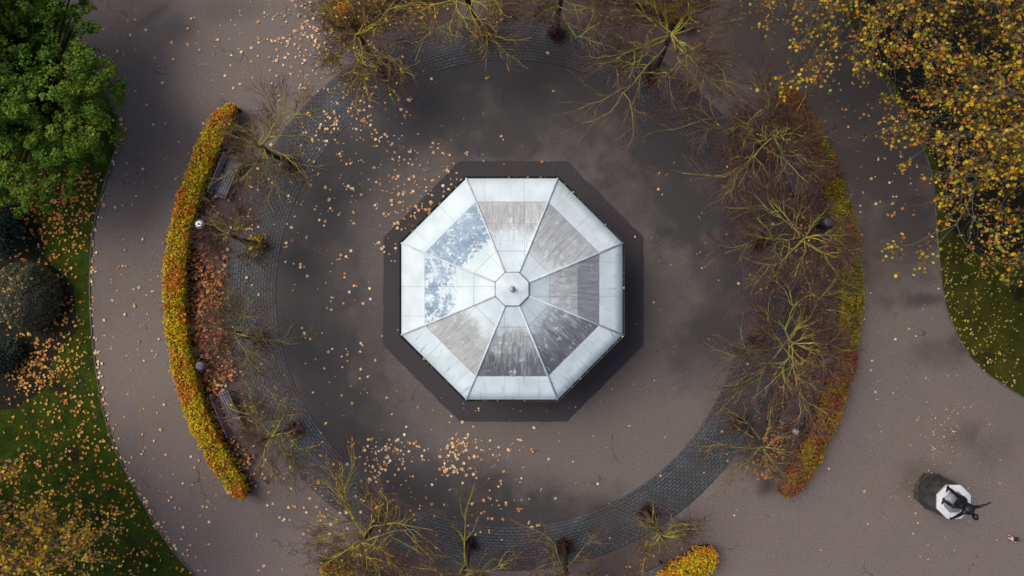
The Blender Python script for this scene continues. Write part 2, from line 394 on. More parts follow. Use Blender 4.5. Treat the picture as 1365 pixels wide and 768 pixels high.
xs = np.concatenate([[-400, -150, -60, -35], np.linspace(-24, 24, 420), [35, 60, 150, 400]])
ys = np.concatenate([[-400, -150, -60, -35], np.linspace(-15, 15, 260), [35, 60, 150, 400]])
me, X, Y = grid_mesh('ground', xs, ys, 0.0)
set_attr(me, 'stain_shade', stain_shade_field(X, Y, PATH_STAINS_SHADE, .08))
def soil_field(X, Y):
    dx, dy = X - RC[0], Y - RC[1]; R = np.hypot(dx, dy); A = np.degrees(np.arctan2(dy, dx)) % 360
    wob = (vnoise(X, Y, 1.4, 12) - .5) * 1.0 + (vnoise(X, Y, 4.0, 13) - .5) * .4
    rad = np.clip((R - 10.9) / .3, 0, 1) * np.clip((13.6 - R + wob * .5) / .7, 0, 1)
    out = np.zeros(X.shape)
    for a, half, amt in ((182, 37, .85), (0, 40, 1.0), (112, 15, .9), (75, 22, .8), (250, 16, .9), (295, 13, .7)):
        d = np.abs((A - a + 180) % 360 - 180); out = np.maximum(out, amt * np.clip((half + wob * 5 - d) / 6, 0, 1))
    return out * rad
set_attr(me, 'soil', soil_field(X, Y))
tag(link('ground', me, M['path']), 'worn purple-grey asphalt path curving around the circle', kind='structure')

def polar_sheet(name, r0, r1, z, nr, na, mat, blobs=None, a0=0.0, a1=2 * math.pi, c=RC, uvm=False, base=0.0):
    closed = abs(a1 - a0 - 2 * math.pi) < 1e-6
    A = np.linspace(a0, a1, na + 1); R = np.linspace(r0, r1, nr + 1)
    AA, RR = np.meshgrid(A, R)
    Xp, Yp = c[0] + RR * np.cos(AA), c[1] + RR * np.sin(AA)
    n1 = na + 1
    i = np.arange(nr)[:, None] * n1 + np.arange(na)[None, :]
    F = np.stack([i, i + n1, i + n1 + 1, i + 1], -1).reshape(-1, 4)
    me = np_mesh(name, np.c_[Xp.ravel(), Yp.ravel(), np.full(Xp.size, z)], [F])
    S = stain_shade_field(Xp, Yp, blobs, base) if blobs else np.full(Xp.shape, base)
    if uvm:                                  # soil and leaf mould trodden over the stones, mostly under the trees at the right and top
        an = np.degrees(np.arctan2(Yp - c[1], Xp - c[0])); w_ = (vnoise(Xp, Yp, 1.1, 31) - .5)
        S = np.clip(.28 + w_ * .9 + .62 * np.exp(-((an - 22) / 38) ** 2) + .3 * np.exp(-((an - 105) / 25) ** 2) + .15 * np.exp(-((np.abs(an) - 170) / 30) ** 2) - .25 * np.exp(-((an + 62) / 25) ** 2), 0, 1)
    if blobs:                                # the plaza drains outwards: a damp band follows the ring, broken at the lower right
        q = np.hypot(Xp - c[0], Yp - c[1]) + (vnoise(Xp, Yp, .8, 21) - .5) * 2.2 + (vnoise(Xp, Yp, 2.9, 22) - .5) * .9
        an = np.degrees(np.arctan2(Yp - c[1], Xp - c[0]))
        S = S + np.clip((q - 7.0) / 2.2, 0, 1) * (.75 - .55 * np.exp(-((an + 52) / 26) ** 2))
    set_attr(me, 'stain_shade', S)
    if uvm:
        uv = me.uv_layers.new(name='UVMap'); li = np.empty(len(me.loops), np.int32); me.loops.foreach_get('vertex_index', li)
        rm = (r0 + r1) / 2
        uv.data.foreach_set('uv', np.c_[(AA.ravel() * rm)[li], (RR.ravel() - r0)[li]].astype(np.float32).ravel())
    return tag(link(name, me, mat), kind='structure')

polar_sheet('plaza', 0.02, R_IN + .02, .004, 90, 320, M['plaza'], PLAZA_STAINS, base=.22)['label'] = 'dark damp round plaza of asphalt under the bandstand'
polar_sheet('stone_paving', R_IN + .26, R_OUT - .12, .010, 6, 400, M['setts'], uvm=True)['label'] = 'ring of blue-grey stone setts around the plaza'
polar_sheet('paving_edge', R_IN, R_IN + .28, .016, 2, 400, M['sett_edge'], uvm=True)
polar_sheet('paving_edge', R_OUT - .14, R_OUT, .013, 2, 400, M['setts'], uvm=True)

# octagonal asphalt apron with the patch of the same tarmac leading up from it
AC = gp(684.5, 388.5)[:2]
def flat_poly(name, pts, z, mat, label=None, stain_shade=.3):
    bm = bmesh.new(); vs = [bm.verts.new((p[0], p[1], z)) for p in pts]
    bm.faces.new(vs); bmesh.ops.triangulate(bm, faces=bm.faces[:])
    bmesh.ops.recalc_face_normals(bm, faces=bm.faces)
    if sum(f.normal.z for f in bm.faces) < 0: bmesh.ops.reverse_faces(bm, faces=bm.faces[:])
    me = bpy.data.meshes.new(name); bm.to_mesh(me); bm.free()
    set_attr(me, 'stain_shade', np.full(len(me.vertices), stain_shade))
    o = tag(link(name, me, mat), kind='structure')
    if label: o['label'] = label
    return o
jit = random.Random(2)
apr = []
O8 = octagon(173.5 / PPM, AC)
for i in range(8):
    a, b = O8[i], O8[(i + 1) % 8]
    for k in range(14):
        q = a + (b - a) * k / 14
        apr.append(q + (np.array([jit.uniform(-.02, .02), jit.uniform(-.02, .02)]) if k else 0))
flat_poly('apron', apr, .009, M['apron'], 'darker octagonal tarmac apron around the bandstand', .4)

# ------------------------------------------------------------------ lawns
def catmull(P, n=8):
    P = np.asarray(P, float); Q = np.vstack([2 * P[0] - P[1], P, 2 * P[-1] - P[-2]]); out = []
    for i in range(1, len(Q) - 2):
        p0, p1, p2, p3 = Q[i - 1:i + 3]
        for t in np.arange(n) / n:
            out.append(.5 * ((2 * p1) + (-p0 + p2) * t + (2 * p0 - 5 * p1 + 4 * p2 - p3) * t * t + (-p0 + 3 * p1 - 3 * p2 + p3) * t ** 3))
    out.append(Q[-2]); return np.array(out)
LB = catmull([gp(*p)[:2] for p in [(40, -130), (70, -10), (112, 70), (150, 140), (157, 185), (140, 245), (126, 300), (121, 350), (121, 410), (127, 480), (138, 545), (157, 605), (188, 665), (222, 722), (264, 772), (330, 850), (420, 960)]])
RB = catmull([gp(*p)[:2] for p in [(1085, -140), (1118, -10), (1150, 66), (1187, 122), (1222, 180), (1242, 235), (1248, 300), (1254, 370), (1266, 425), (1295, 478), (1335, 512), (1400, 548), (1500, 580)]])
def lawn(curve, far, mat='lawn'):
    pts = [tuple(p) for p in curve] + far
    return flat_poly('lawn', pts, .02, M[mat])
lawn(LB, [(-60, -17.5), (-60, 15.6)])['label'] = 'dark green lawn strewn with orange leaves along the left path'
lawn(RB, [(60, -6), (60, 16)], 'lawn_olive')['label'] = 'dark green lawn beyond the right path'
def edging(curve):
    a = Acc(); T = np.gradient(curve, axis=0); T /= np.linalg.norm(T, axis=1)[:, None]; N = np.c_[-T[:, 1], T[:, 0]]
    n = len(curve); w2 = .022; zt = .05
    V = np.concatenate([np.c_[curve + N * w2, np.zeros(n)], np.c_[curve + N * w2, np.full(n, zt)], np.c_[curve - N * w2, np.full(n, zt)], np.c_[curve - N * w2, np.zeros(n)]])
    i = np.arange(n - 1)
    F = np.concatenate([np.stack([i + k * n, i + 1 + k * n, i + 1 + (k + 1) * n, i + (k + 1) * n], -1) for k in range(3)])
    a.add(V, F)
    return tag(a.build('kerb', M['kerb']), kind='structure')
edging(LB); edging(RB)

def inside(P, poly):
    x, y = P[:, 0], P[:, 1]; c = np.zeros(len(P), bool); poly = np.asarray(poly); j = len(poly) - 1
    for i in range(len(poly)):
        xi, yi = poly[i]; xj, yj = poly[j]
        c ^= ((yi > y) != (yj > y)) & (x < (xj - xi) * (y - yi) / (yj - yi + 1e-12) + xi); j = i
    return c
POLY_L = np.vstack([LB, [(-60, -17.5), (-60, 15.6)]]); POLY_R = np.vstack([RB, [(60, -6), (60, 16)]])

def leaf_batch(C, size, tilt, template, rng, zlift=0.0, updir=None, curl=.25):
    """one small polygon per centre; size (N,), tilt = spread of the normal from updir"""
    N = len(C); K = len(template)
    up = np.tile([0, 0, 1.0], (N, 1)) if updir is None else updir
    nrm = up + rng.normal(0, 1, (N, 3)) * tilt; nrm /= np.linalg.norm(nrm, axis=1)[:, None] + 1e-9
    h = rng.normal(0, 1, (N, 3)); h -= (h * nrm).sum(1)[:, None] * nrm; h /= np.linalg.norm(h, axis=1)[:, None] + 1e-9
    b = np.cross(nrm, h)
    t = np.asarray(template, float)
    r2 = (t ** 2).sum(1) * curl
    V = C[:, None, :] + size[:, None, None] * (t[None, :, 0:1] * h[:, None, :] + t[None, :, 1:2] * b[:, None, :] + r2[None, :, None] * nrm[:, None, :] * rng.uniform(-.6, 1, (N, 1, 1)))
    return V.reshape(-1, 3), np.arange(N * K).reshape(N, K)

def star(lobes, rin):
    P = []
    for i in range(lobes):
        a = math.pi / 2 + (i - (lobes - 1) / 2) * 1.02
        L = 1 - .16 * abs(i - (lobes - 1) / 2)
        P.append((L * math.cos(a), L * math.sin(a)))
        if i < lobes - 1:
            a2 = a + .51; P.append((rin * math.cos(a2), rin * math.sin(a2)))
    P.append((.10, -.42)); P.append((-.10, -.42))
    return np.array([P[0]] + P[1:]) * .62 * np.array([1, 1])
MAPLE = star(5, .55)
OVAL = np.array([(0, -.5), (.26, -.2), (.28, .12), (0, .5), (-.28, .12), (-.26, -.2)])
DIAMOND = np.array([(0, -.5), (.28, 0), (0, .5), (-.28, 0)])
BLADE = np.array([(-.06, 0), (.06, 0), (0, 1.0)])

def leaves_obj(name, C, lo, hi, tilt, template, mat, seed, parent=None, updir=None, curl=.25):
    r = np.random.default_rng(seed)
    V, F = leaf_batch(C, lo + (hi * 1.12 - lo) * r.random(len(C)) ** 1.35, tilt, template, r, updir=updir, curl=curl)
    return link(name, np_mesh(name, V, [F]), mat, parent)

# grass blades
def grass(poly, x0, x1, y0, y1, n, seed):
    r = np.random.default_rng(seed)
    P = np.c_[r.uniform(x0, x1, n), r.uniform(y0, y1, n)]
    keep = inside(P, poly); P = P[keep]
    N = len(P); a = r.uniform(0, 2 * math.pi, N); L = r.uniform(.03, .08, N); lean = r.normal(0, .6, (N, 2))
    base = np.c_[P, np.full(N, .02)]; d = np.c_[np.cos(a), np.sin(a), np.zeros(N)] * .006
    tip = base + np.c_[lean * L[:, None], L]
    V = np.stack([base - d, base + d, tip], 1).reshape(-1, 3)
    return np_mesh('grass', V, [np.arange(3 * N).reshape(N, 3)])
o = link('grass', grass(POLY_L, -22, -12, -13.5, 7, 150000, 3), M['grass']); tag(o, 'short dark grass of the left lawn', 'grass', kind='stuff')
o = link('grass', grass(POLY_R, 16, 22, -7, 4, 60000, 4), M['grass_olive']); tag(o, 'short dark grass of the right lawn', 'grass', kind='stuff')

# near-black leaf soil, with the shade under shrubs and trees painted into it
flat_poly('soil', [gp(*p)[:2] for p in [(-60, 255), (20, 270), (55, 300), (62, 345), (98, 380), (104, 440), (70, 480), (60, 520), (20, 545), (-60, 550)]], .024, M['litter_soil_shade'])
flat_poly('soil', [gp(*p)[:2] for p in [(1125, -60), (1158, 62), (1196, 118), (1236, 190), (1256, 240), (1264, 300), (1290, 335), (1345, 345), (1440, 340), (1600, 320), (1600, -60)]], .024, M['litter_soil_shade'])

# ------------------------------------------------------------------ fallen leaves
def cluster(items, seed):
    r = np.random.default_rng(seed); out = []
    for px, py, sx, sy, n in items:
        q = np.c_[r.normal(px, sx, n), r.normal(py, sy, n)]
        # leaves lie in little drifts: pull some of them towards others
        k = n // 3
        if k > 3:
            j = r.integers(0, n, k); q[:k] = q[j] + r.normal(0, 3.2, (k, 2))
        out.append(q)
    q = np.vstack(out)
    return np.c_[(q[:, 0] - 682.5) / PPM, (384 - q[:, 1]) / PPM]
def uniform(x0, y0, x1, y1, n, r): return np.c_[r.uniform(x0, x1, n), r.uniform(y0, y1, n)]
r0 = np.random.default_rng(77)
pav = cluster([(405, 62, 24, 36, 130), (425, 20, 22, 18, 25), (345, 60, 45, 40, 30), (520, 190, 50, 42, 60), (540, 278, 20, 34, 95), (475, 240, 45, 55, 70), (590, 230, 26, 22, 40),
               (600, 612, 72, 32, 100), (500, 612, 17, 14, 75), (532, 600, 9, 9, 22), (606, 626, 11, 6, 34), (612, 585, 12, 5, 20), (655, 678, 42, 16, 45), (625, 600, 30, 10, 35),
               (450, 460, 34, 90, 60), (255, 660, 45, 40, 40), (200, 420, 40, 160, 90), (225, 80, 75, 50, 26), (1140, 135, 60, 40, 40), (1185, 220, 26, 60, 36),
               (470, 130, 26, 34, 55), (380, 640, 40, 50, 24), (420, 690, 30, 30, 30), (1180, 430, 40, 80, 8), (440, 165, 12, 12, 28), (345, 300, 16, 50, 20), (400, 250, 20, 50, 26), (300, 270, 22, 30, 22), (300, 520, 25, 30, 30),
               (240, 740, 30, 20, 30), (1050, 470, 50, 120, 18), (900, 80, 80, 40, 14)], 21)
pav = np.vstack([pav, (lambda q: np.c_[(q[:, 0] - 682.5) / PPM, (384 - q[:, 1]) / PPM])(np.vstack([uniform(120, 0, 1240, 768, 120, r0), uniform(130, 0, 560, 768, 110, r0)]))])
rk = np.random.default_rng(55); kc = LB[(LB[:, 1] < 7) & (LB[:, 1] > -13)]      # leaves blown against the lawn edging
ki = rk.integers(0, len(kc) - 1, 170); kp = kc[ki] + (kc[ki + 1] - kc[ki]) * rk.random((170, 1)); kp[:, 0] += np.abs(rk.normal(.03, .14, 170)) + .03
pav = np.vstack([pav, kp])
d_oct = np.max(np.abs(np.c_[pav[:, 0] - 0, pav[:, 1], (pav[:, 0] + pav[:, 1]) / math.sqrt(2), (pav[:, 0] - pav[:, 1]) / math.sqrt(2)]), axis=1)
pav = pav[(d_oct > 3.8) & ~inside(pav, POLY_L) & ~inside(pav, POLY_R)]
o = leaves_obj('fallen_leaves', np.c_[pav, r0.uniform(.022, .05, len(pav))], .065, .150, .22, MAPLE, M['leaf_paving'], 31, curl=.5)
tag(o, 'pale peach and orange fallen leaves scattered over the asphalt and setts', 'fallen leaves', kind='stuff')
small = cluster([(1252, 575, 12, 28, 70), (1240, 540, 70, 70, 80), (600, 600, 160, 60, 130), (500, 240, 80, 80, 160), (220, 330, 60, 220, 120), (900, 400, 70, 120, 50), (380, 60, 70, 50, 120), (1170, 150, 60, 80, 60), (1250, 690, 80, 50, 50)], 22)
small = small[~inside(small, POLY_L) & ~inside(small, POLY_R) & (np.max(np.abs(np.c_[small, (small[:, 0] + small[:, 1]) * .7071, (small[:, 0] - small[:, 1]) * .7071]), axis=1) > 3.9)]
o = leaves_obj('leaf_litter', np.c_[small, r0.uniform(.02, .035, len(small))], .035, .075, .3, OVAL, M['leaf_paving'], 32)
tag(o, 'tiny broken bits of dry leaf on the asphalt', 'leaf litter', kind='stuff')

lwn = cluster([(75, 285, 40, 36, 520), (95, 250, 25, 25, 120), (45, 490, 26, 24, 320), (80, 400, 16, 60, 130), (60, 590, 50, 40, 160), (110, 640, 45, 60, 150), (150, 700, 50, 50, 150), (110, 740, 55, 25, 110), (110, 560, 25, 60, 90), (20, 330, 14, 20, 20), (95, 460, 20, 40, 90)], 23)
lwn = np.vstack([lwn, (lambda q: np.c_[(q[:, 0] - 682.5) / PPM, (384 - q[:, 1]) / PPM])(uniform(0, 200, 270, 768, 420, r0))])
lwn = lwn[inside(lwn, POLY_L)]
o = leaves_obj('fallen_leaves', np.c_[lwn, r0.uniform(.05, .09, len(lwn))], .065, .145, .3, MAPLE, M['leaf_lawn'], 33)
tag(o, 'orange and rust fallen leaves lying on the left lawn', 'fallen leaves', kind='stuff')
rw = cluster([(1300, 420, 45, 50, 330), (1262, 370, 10, 50, 90), (1330, 490, 30, 22, 90), (1310, 360, 40, 14, 120), (1230, 150, 45, 60, 260), (1180, 90, 20, 25, 60)], 24)
rw = rw[inside(rw, POLY_R)]
o = leaves_obj('fallen_leaves', np.c_[rw, r0.uniform(.05, .08, len(rw))], .04, .095, .3, MAPLE, M['leaf_yellow'], 34)
tag(o, 'small yellow fallen leaves lying on the right lawn', 'fallen leaves', kind='stuff')
def arc_leaves(a0, a1, ra, rb, n, r):
    a = np.radians(r.uniform(a0, a1, n)); q = r.uniform(ra, rb, n) / PPM
    return np.c_[RC[0] + q * np.cos(a), RC[1] + q * np.sin(a)]
bedl = np.vstack([arc_leaves(171, 197, 378, 424, 900, r0), arc_leaves(176, 190, 384, 416, 350, r0), arc_leaves(197, 206, 395, 424, 130, r0), arc_leaves(148, 218, 408, 426, 420, r0), arc_leaves(148, 218, 370, 424, 70, r0)])
o = leaves_obj('fallen_leaves', np.c_[bedl, r0.uniform(.02, .30, len(bedl))], .07, .17, .6, MAPLE, M['leaf_rust'], 35)
tag(o, 'thick drift of rusty orange leaves between the left hedge and the stone ring', 'fallen leaves', kind='stuff')
bedr = np.vstack([arc_leaves(-37, 36, 385, 428, 650, r0), arc_leaves(-36, -8, 398, 428, 450, r0), arc_leaves(100, 124, 385, 425, 260, r0), arc_leaves(236, 262, 385, 425, 220, r0), arc_leaves(285, 306, 390, 430, 90, r0)])
o = leaves_obj('fallen_leaves', np.c_[bedr, r0.uniform(.02, .07, len(bedr))], .06, .13, .45, MAPLE, M['leaf_rust'], 36)
tag(o, 'reddish brown leaves lying in the shade behind the right hedge', 'fallen leaves', kind='stuff')

# ------------------------------------------------------------------ bandstand
BC = (0.0, -.035)
AP, ZE = 3.905, 3.5            # eave apothem and height
AI, ZI = .555, 5.15            # inner edge of the roof sheets
def roof_mat(name, seed, lo, hi, c_in, c_out, cover, streak, strip, blotch=False, topfade=2.7, sharp=False):
    """weathered lead-painted sheet: u along the eave, v up the slope, in metres"""
    t = NT(name)
    s = t.n('ShaderNodeSeparateXYZ'); t.put(s.inputs[0], t.uv()); u, v = s.outputs[0], s.outputs[1]
    uvv = t.mapping(t.uv(), loc=(seed * 7.3, seed * 3.1, 0))
    long = t.noise(t.mapping(uvv, scale=(4.2, .55, 1)), 1.0, 7, .68)
    fine = t.noise(t.mapping(uvv, scale=(11, 1.3, 1)), 1.0, 6, .7)
    blot = t.noise(uvv, 2.7, 8, .72)
    tiny = t.noise(uvv, 9, 5, .7)
    white = t.mix(t.step(t.noise(uvv, 1.1, 5), .3, .7), (.55, .635, .645), (.68, .765, .775))
    white = t.mix(t.math('MULTIPLY', t.step(tiny, .55, .8), .3), white, (.45, .49, .50))
    # main field between the two horizontal laps
    edge = t.math('ADD', v, t.math('MULTIPLY', t.math('SUBTRACT', fine, .5), .13))
    field = t.math('MULTIPLY', t.step(edge, lo - .012, lo + .012), t.step(v, hi + .35, hi - .35))
    f = t.math('ADD', t.math('MULTIPLY', blot if blotch else t.math('ADD', t.math('MULTIPLY', long, .55), t.math('MULTIPLY', blot, .45)), .66), t.math('MULTIPLY', tiny if blotch else t.math('ADD', t.math('MULTIPLY', fine, .5), t.math('MULTIPLY', tiny, .5)), .34))
    f = t.math('ADD', f, cover)
    f = t.math('SUBTRACT', f, t.math('MULTIPLY', t.step(t.math('ADD', v, t.math('MULTIPLY', t.math('SUBTRACT', blot, .5), 1.6)), topfade - .9, topfade + .25), .30))
    mask = t.math('MULTIPLY', t.step(f, .46 if blotch else .40, .53 if blotch else .66), field)
    sheet = t.step(v, lo + .86, lo + .88) if sharp else t.step(t.math('ADD', v, t.math('MULTIPLY', t.math('SUBTRACT', t.math('ADD', long, fine), 1.0), 2.4)), lo + .25, lo + 1.5)
    dirt = t.mix(sheet, c_out, c_in)
    wn = t.n('ShaderNodeTexWhiteNoise', noise_dimensions='2D')
    cell = t.n('ShaderNodeVectorMath', operation='FLOOR'); t.put(cell.inputs[0], t.mapping(t.uv(), scale=(1.15, 1.15, 1), loc=(seed * 3.37 + .42, -.14, 0))); t.put(wn.inputs['Vector'], cell.outputs[0])
    dirt = t.mix(t.math('MULTIPLY', wn.outputs['Value'], .7), dirt, t.mix(1.0, dirt, (1.38, 1.40, 1.40), 'MULTIPLY'))
    dirt = t.mix(t.step(fine, .35, .7), t.mix(1.0, dirt, (.66, .67, .68), 'MULTIPLY'), dirt)
    dirt = t.mix(t.math('MULTIPLY', t.step(long, .55, .72), streak), dirt, (.50, .53, .54))
    col = t.mix(mask, white, dirt)
    if not blotch:                            # flakes of the old white paint that still hold on
        hold = t.math('ADD', t.math('MULTIPLY', t.noise(t.mapping(uvv, scale=(7, 2.2, 1), loc=(4, 2, 0)), 1.0, 8, .75), .6), t.math('MULTIPLY', t.noise(uvv, 2.3, 6, .7), .4))
        hold = t.math('ADD', hold, t.math('MULTIPLY', t.step(v, lo + .6, hi), .07))
        col = t.mix(t.math('MULTIPLY', t.step(hold, .555, .60), .75), col, white)
        dk = t.noise(t.mapping(uvv, scale=(9, .8, 1), loc=(8, 1, 0)), 1.0, 7, .75)
        col = t.mix(t.math('MULTIPLY', t.math('MULTIPLY', t.step(dk, .56, .66), field), .55), col, t.mix(1.0, c_out, (.5, .5, .5), 'MULTIPLY'))
    # run-off streaks on the lower strip
    st = t.math('MULTIPLY', t.step(t.math('ADD', fine, t.math('MULTIPLY', t.math('SUBTRACT', long, .5), .5)), .56, .70), t.step(v, lo + .02, lo - .01))
    col = t.mix(t.math('MULTIPLY', st, strip), col, (.27, .29, .32))
    # laps and joints
    def joint(x, at, wdt): return t.step(t.math('ABSOLUTE', t.math('SUBTRACT', x, at)), wdt, wdt * .4)
    j = t.math('MAXIMUM', joint(v, lo, .016), joint(v, hi, .016))
    ju = t.math('MAXIMUM', joint(u, -.42 + .17 * (seed % 3), .011), joint(u, .95, .009))
    j = t.math('MAXIMUM', j, t.math('MULTIPLY', ju, .8))
    j = t.math('MAXIMUM', j, t.math('MULTIPLY', joint(v, lo + .87, .010), .7))
    j = t.math('MAXIMUM', j, t.math('MULTIPLY', joint(v, lo + 1.55, .010), .4))
    col = t.mix(t.math('MULTIPLY', j, .5), col, (.15, .16, .17))
    nrm = t.bump(t.math('ADD', t.math('MULTIPLY', j, -1.0), t.math('MULTIPLY', t.noise(uvv, .9, 3), 1.2)), .35, .015)
    return t.bsdf(col, .8, 0, nrm, .2)
TAN = (.45, .455, .445); SLATE = (.13, .135, .155); DK = (.085, .09, .105); BLUE = (.27, .36, .45); BLUE2 = (.32, .41, .49)
# side 0 is the one facing east (+x), counter-clockwise
PANELS = [
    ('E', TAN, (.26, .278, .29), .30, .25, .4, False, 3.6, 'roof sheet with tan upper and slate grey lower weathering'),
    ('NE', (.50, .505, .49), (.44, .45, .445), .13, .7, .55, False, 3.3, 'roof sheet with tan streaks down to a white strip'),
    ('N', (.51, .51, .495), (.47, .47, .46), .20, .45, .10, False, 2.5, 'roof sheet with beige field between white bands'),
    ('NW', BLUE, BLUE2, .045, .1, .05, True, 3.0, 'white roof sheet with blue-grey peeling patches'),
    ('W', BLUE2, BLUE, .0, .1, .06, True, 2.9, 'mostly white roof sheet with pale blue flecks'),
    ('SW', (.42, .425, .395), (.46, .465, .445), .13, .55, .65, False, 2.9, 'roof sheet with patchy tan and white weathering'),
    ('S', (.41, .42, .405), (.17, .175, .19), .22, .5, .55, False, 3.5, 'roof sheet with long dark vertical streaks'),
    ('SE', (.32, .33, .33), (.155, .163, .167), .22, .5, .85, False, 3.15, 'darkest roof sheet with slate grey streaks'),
]
bs = tag(empty('bandstand', (*BC, 0)), 'octagonal bandstand with weathered white metal roof in the middle of the plaza', 'bandstand')
slope = math.hypot(AP - AI, ZI - ZE)
for k, (nm, cin, cout, cover, streak, strip, blotch, tf, lab) in enumerate(PANELS):
    a = k * math.pi / 4
    d = np.array([math.cos(a), math.sin(a), 0]); tt = np.array([-math.sin(a), math.cos(a), 0])
    NU, NV = 8, 10
    V = []; UV = []
    for iv in range(NV + 1):
        fv = iv / NV; ap = AP + (AI - AP) * fv; z = ZE + (ZI - ZE) * fv; hw = ap * math.tan(math.pi / 8)
        for iu in range(NU + 1):
            u = -1 + 2 * iu / NU
            sag = .012 * math.sin(iu * 2.1 + k * 1.7 + iv * .9) * (0 if iu in (0, NU) or iv in (0, NV) else 1)
            V.append(d * ap + tt * hw * u + np.array([0, 0, z + sag])); UV.append((hw * u, fv * slope))
    nb = len(V)
    V2 = [v - np.array([0, 0, .05]) for v in V]
    i = np.arange(NV)[:, None] * (NU + 1) + np.arange(NU)[None, :]
    F = np.stack([i, i + 1, i + NU + 2, i + NU + 1], -1).reshape(-1, 4)
    edge = [[q + 1, q, q + nb, q + 1 + nb] for q in range(NU)]
    me = np_mesh('roof_panel', np.array(V + V2), [F, F[:, ::-1] + nb, np.array(edge)])
    li = np.empty(len(me.loops), np.int32); me.loops.foreach_get('vertex_index', li)
    me.uv_layers.new(name='UVMap').data.foreach_set('uv', np.array(UV + UV, np.float32)[li].ravel())
    o = link('roof_panel', me, roof_mat('roof_sheet_' + nm.lower(), k + 1, .98, 2.93, cin, cout, cover, streak, strip, blotch, tf, nm == 'E'), bs)
    o['label'] = lab
def roof_metal():
    t = NT('roof_roll'); f = t.noise(t.obj(), 2.5, 5)
    return t.bsdf(t.mix(t.step(f, .35, .65), (.55, .60, .63), (.72, .77, .80)), .5, 0, None, .35)
M['roll'] = roof_metal()
rv, ri = octagon(AP + .01), octagon(AI + .01)
for k in range(8):
    a = Acc(); p0 = np.array([*rv[k], ZE + .02]); p1 = np.array([*ri[k], ZI + .02])
    a.tube([p0, p0 + (p1 - p0) * .5, p1], [.032, .030, .028], 8)
    a.build('hip_roll', M['roll'], bs, True)
# gutter, fascia, soffit
def oct_ring(acc, prof):
    rings = [np.c_[octagon(ap), np.full(8, z)] for ap, z in prof]; n = len(rings)
    V = np.concatenate(rings)
    F = [[r * 8 + i, r * 8 + (i + 1) % 8, ((r + 1) % n) * 8 + (i + 1) % 8, ((r + 1) % n) * 8 + i] for r in range(n) for i in range(8)]
    acc.add(V, F)
a = Acc(); oct_ring(a, [(AP - .03, ZE - .055), (AP + .015, ZE - .10), (AP + .06, ZE - .10), (AP + .085, ZE - .01), (AP + .075, ZE - .01), (AP + .055, ZE - .085), (AP + .02, ZE - .085), (AP - .02, ZE - .054)])
a.build('gutter', M['gutter'], bs)
a = Acc(); oct_ring(a, [(AP - .12, ZE - .36), (AP - .03, ZE - .36), (AP - .032, ZE - .06), (AP - .12, ZE - .06)])
a.build('fascia', M['iron'], bs)
a = Acc(); a.prism(octagon(AP - .13), ZE - .20, ZE - .14); a.build('ceiling', M['timber_floor'], bs)
cols = octagon(3.52)
for k in range(8):
    a = Acc(); a.lathe([(.0, .55), (.13, .55), (.13, .72), (.085, .80), (.06, .95), (.05, 2.8), (.07, 2.95), (.06, 3.0), (.12, 3.14), (.0, 3.14)], 14, (*cols[k], 0))
    a.build('column', M['iron'], bs, True)
a = Acc(); a.prism(octagon(3.70), 0.012, .46); a.build('plinth', M['plinth'], bs, bevel=.02)
a = Acc(); a.prism(octagon(3.64), .46, .55); a.build('stage_floor', M['timber_floor'], bs)
for k in range(8):
    if k == 6: continue                                   # the way in
    p, q = cols[k - 1], cols[k]; a = Acc()
    for z in (.68, 1.48): a.tube([[*p, z], [*q, z]], .02, 6)
    for s in np.linspace(.04, .96, 22):
        c = p + (q - p) * s; a.tube([[*c, .68], [*c, 1.48]], .009, 5)
    a.build('railing', M['iron'], bs)
# cap, a dark ring painted as its shadow gap, and finial
M['cap_shade'] = simple('cap_shadow_gap', (.13, .14, .15), .7)
def cap_mat():
    t = NT('roof_cap'); f = t.noise(t.obj(), 3, 6, .65)
    s = t.n('ShaderNodeSeparateXYZ'); t.put(s.inputs[0], t.obj())
    r = t.math('POWER', t.math('ADD', t.math('MULTIPLY', s.outputs[0], s.outputs[0]), t.math('MULTIPLY', s.outputs[1], s.outputs[1])), .5)
    col = t.mix(t.step(f, .35, .7), (.66, .72, .74), (.52, .57, .60))
    col = t.mix(t.math('MULTIPLY', t.step(t.math('ADD', r, t.math('MULTIPLY', f, .1)), .21, .12), .45), col, (.36, .30, .25))
    return t.bsdf(col, .6, 0, None, .3)
a = Acc(); a.prism(octagon(.568), ZI - .08, ZI + .055, octagon(.566)); a.build('cap_shadow_ring', M['cap_shade'], bs)  # wide dark neck stands for the shadow under the cap edge
a = Acc(); a.prism(octagon(.54), ZI + .0555, ZI + .10); rr = octagon(.54); b = a.n
a.add(np.vstack([np.c_[rr, np.full(8, ZI + .101)], [[0, 0, ZI + .24]]]), [[i, (i + 1) % 8, 8] for i in range(8)])
capo = a.build('cap', cap_mat(), bs)
a = Acc()
a.lathe([(0, ZI + .22), (.10, ZI + .22), (.10, ZI + .25), (.05, ZI + .29), (.045, ZI + .36), (.075, ZI + .42), (.07, ZI + .47), (.03, ZI + .52), (0, ZI + .53)], 14)
a.build('finial', simple('finial_metal', (.50, .45, .39), .6, .1), capo, True)
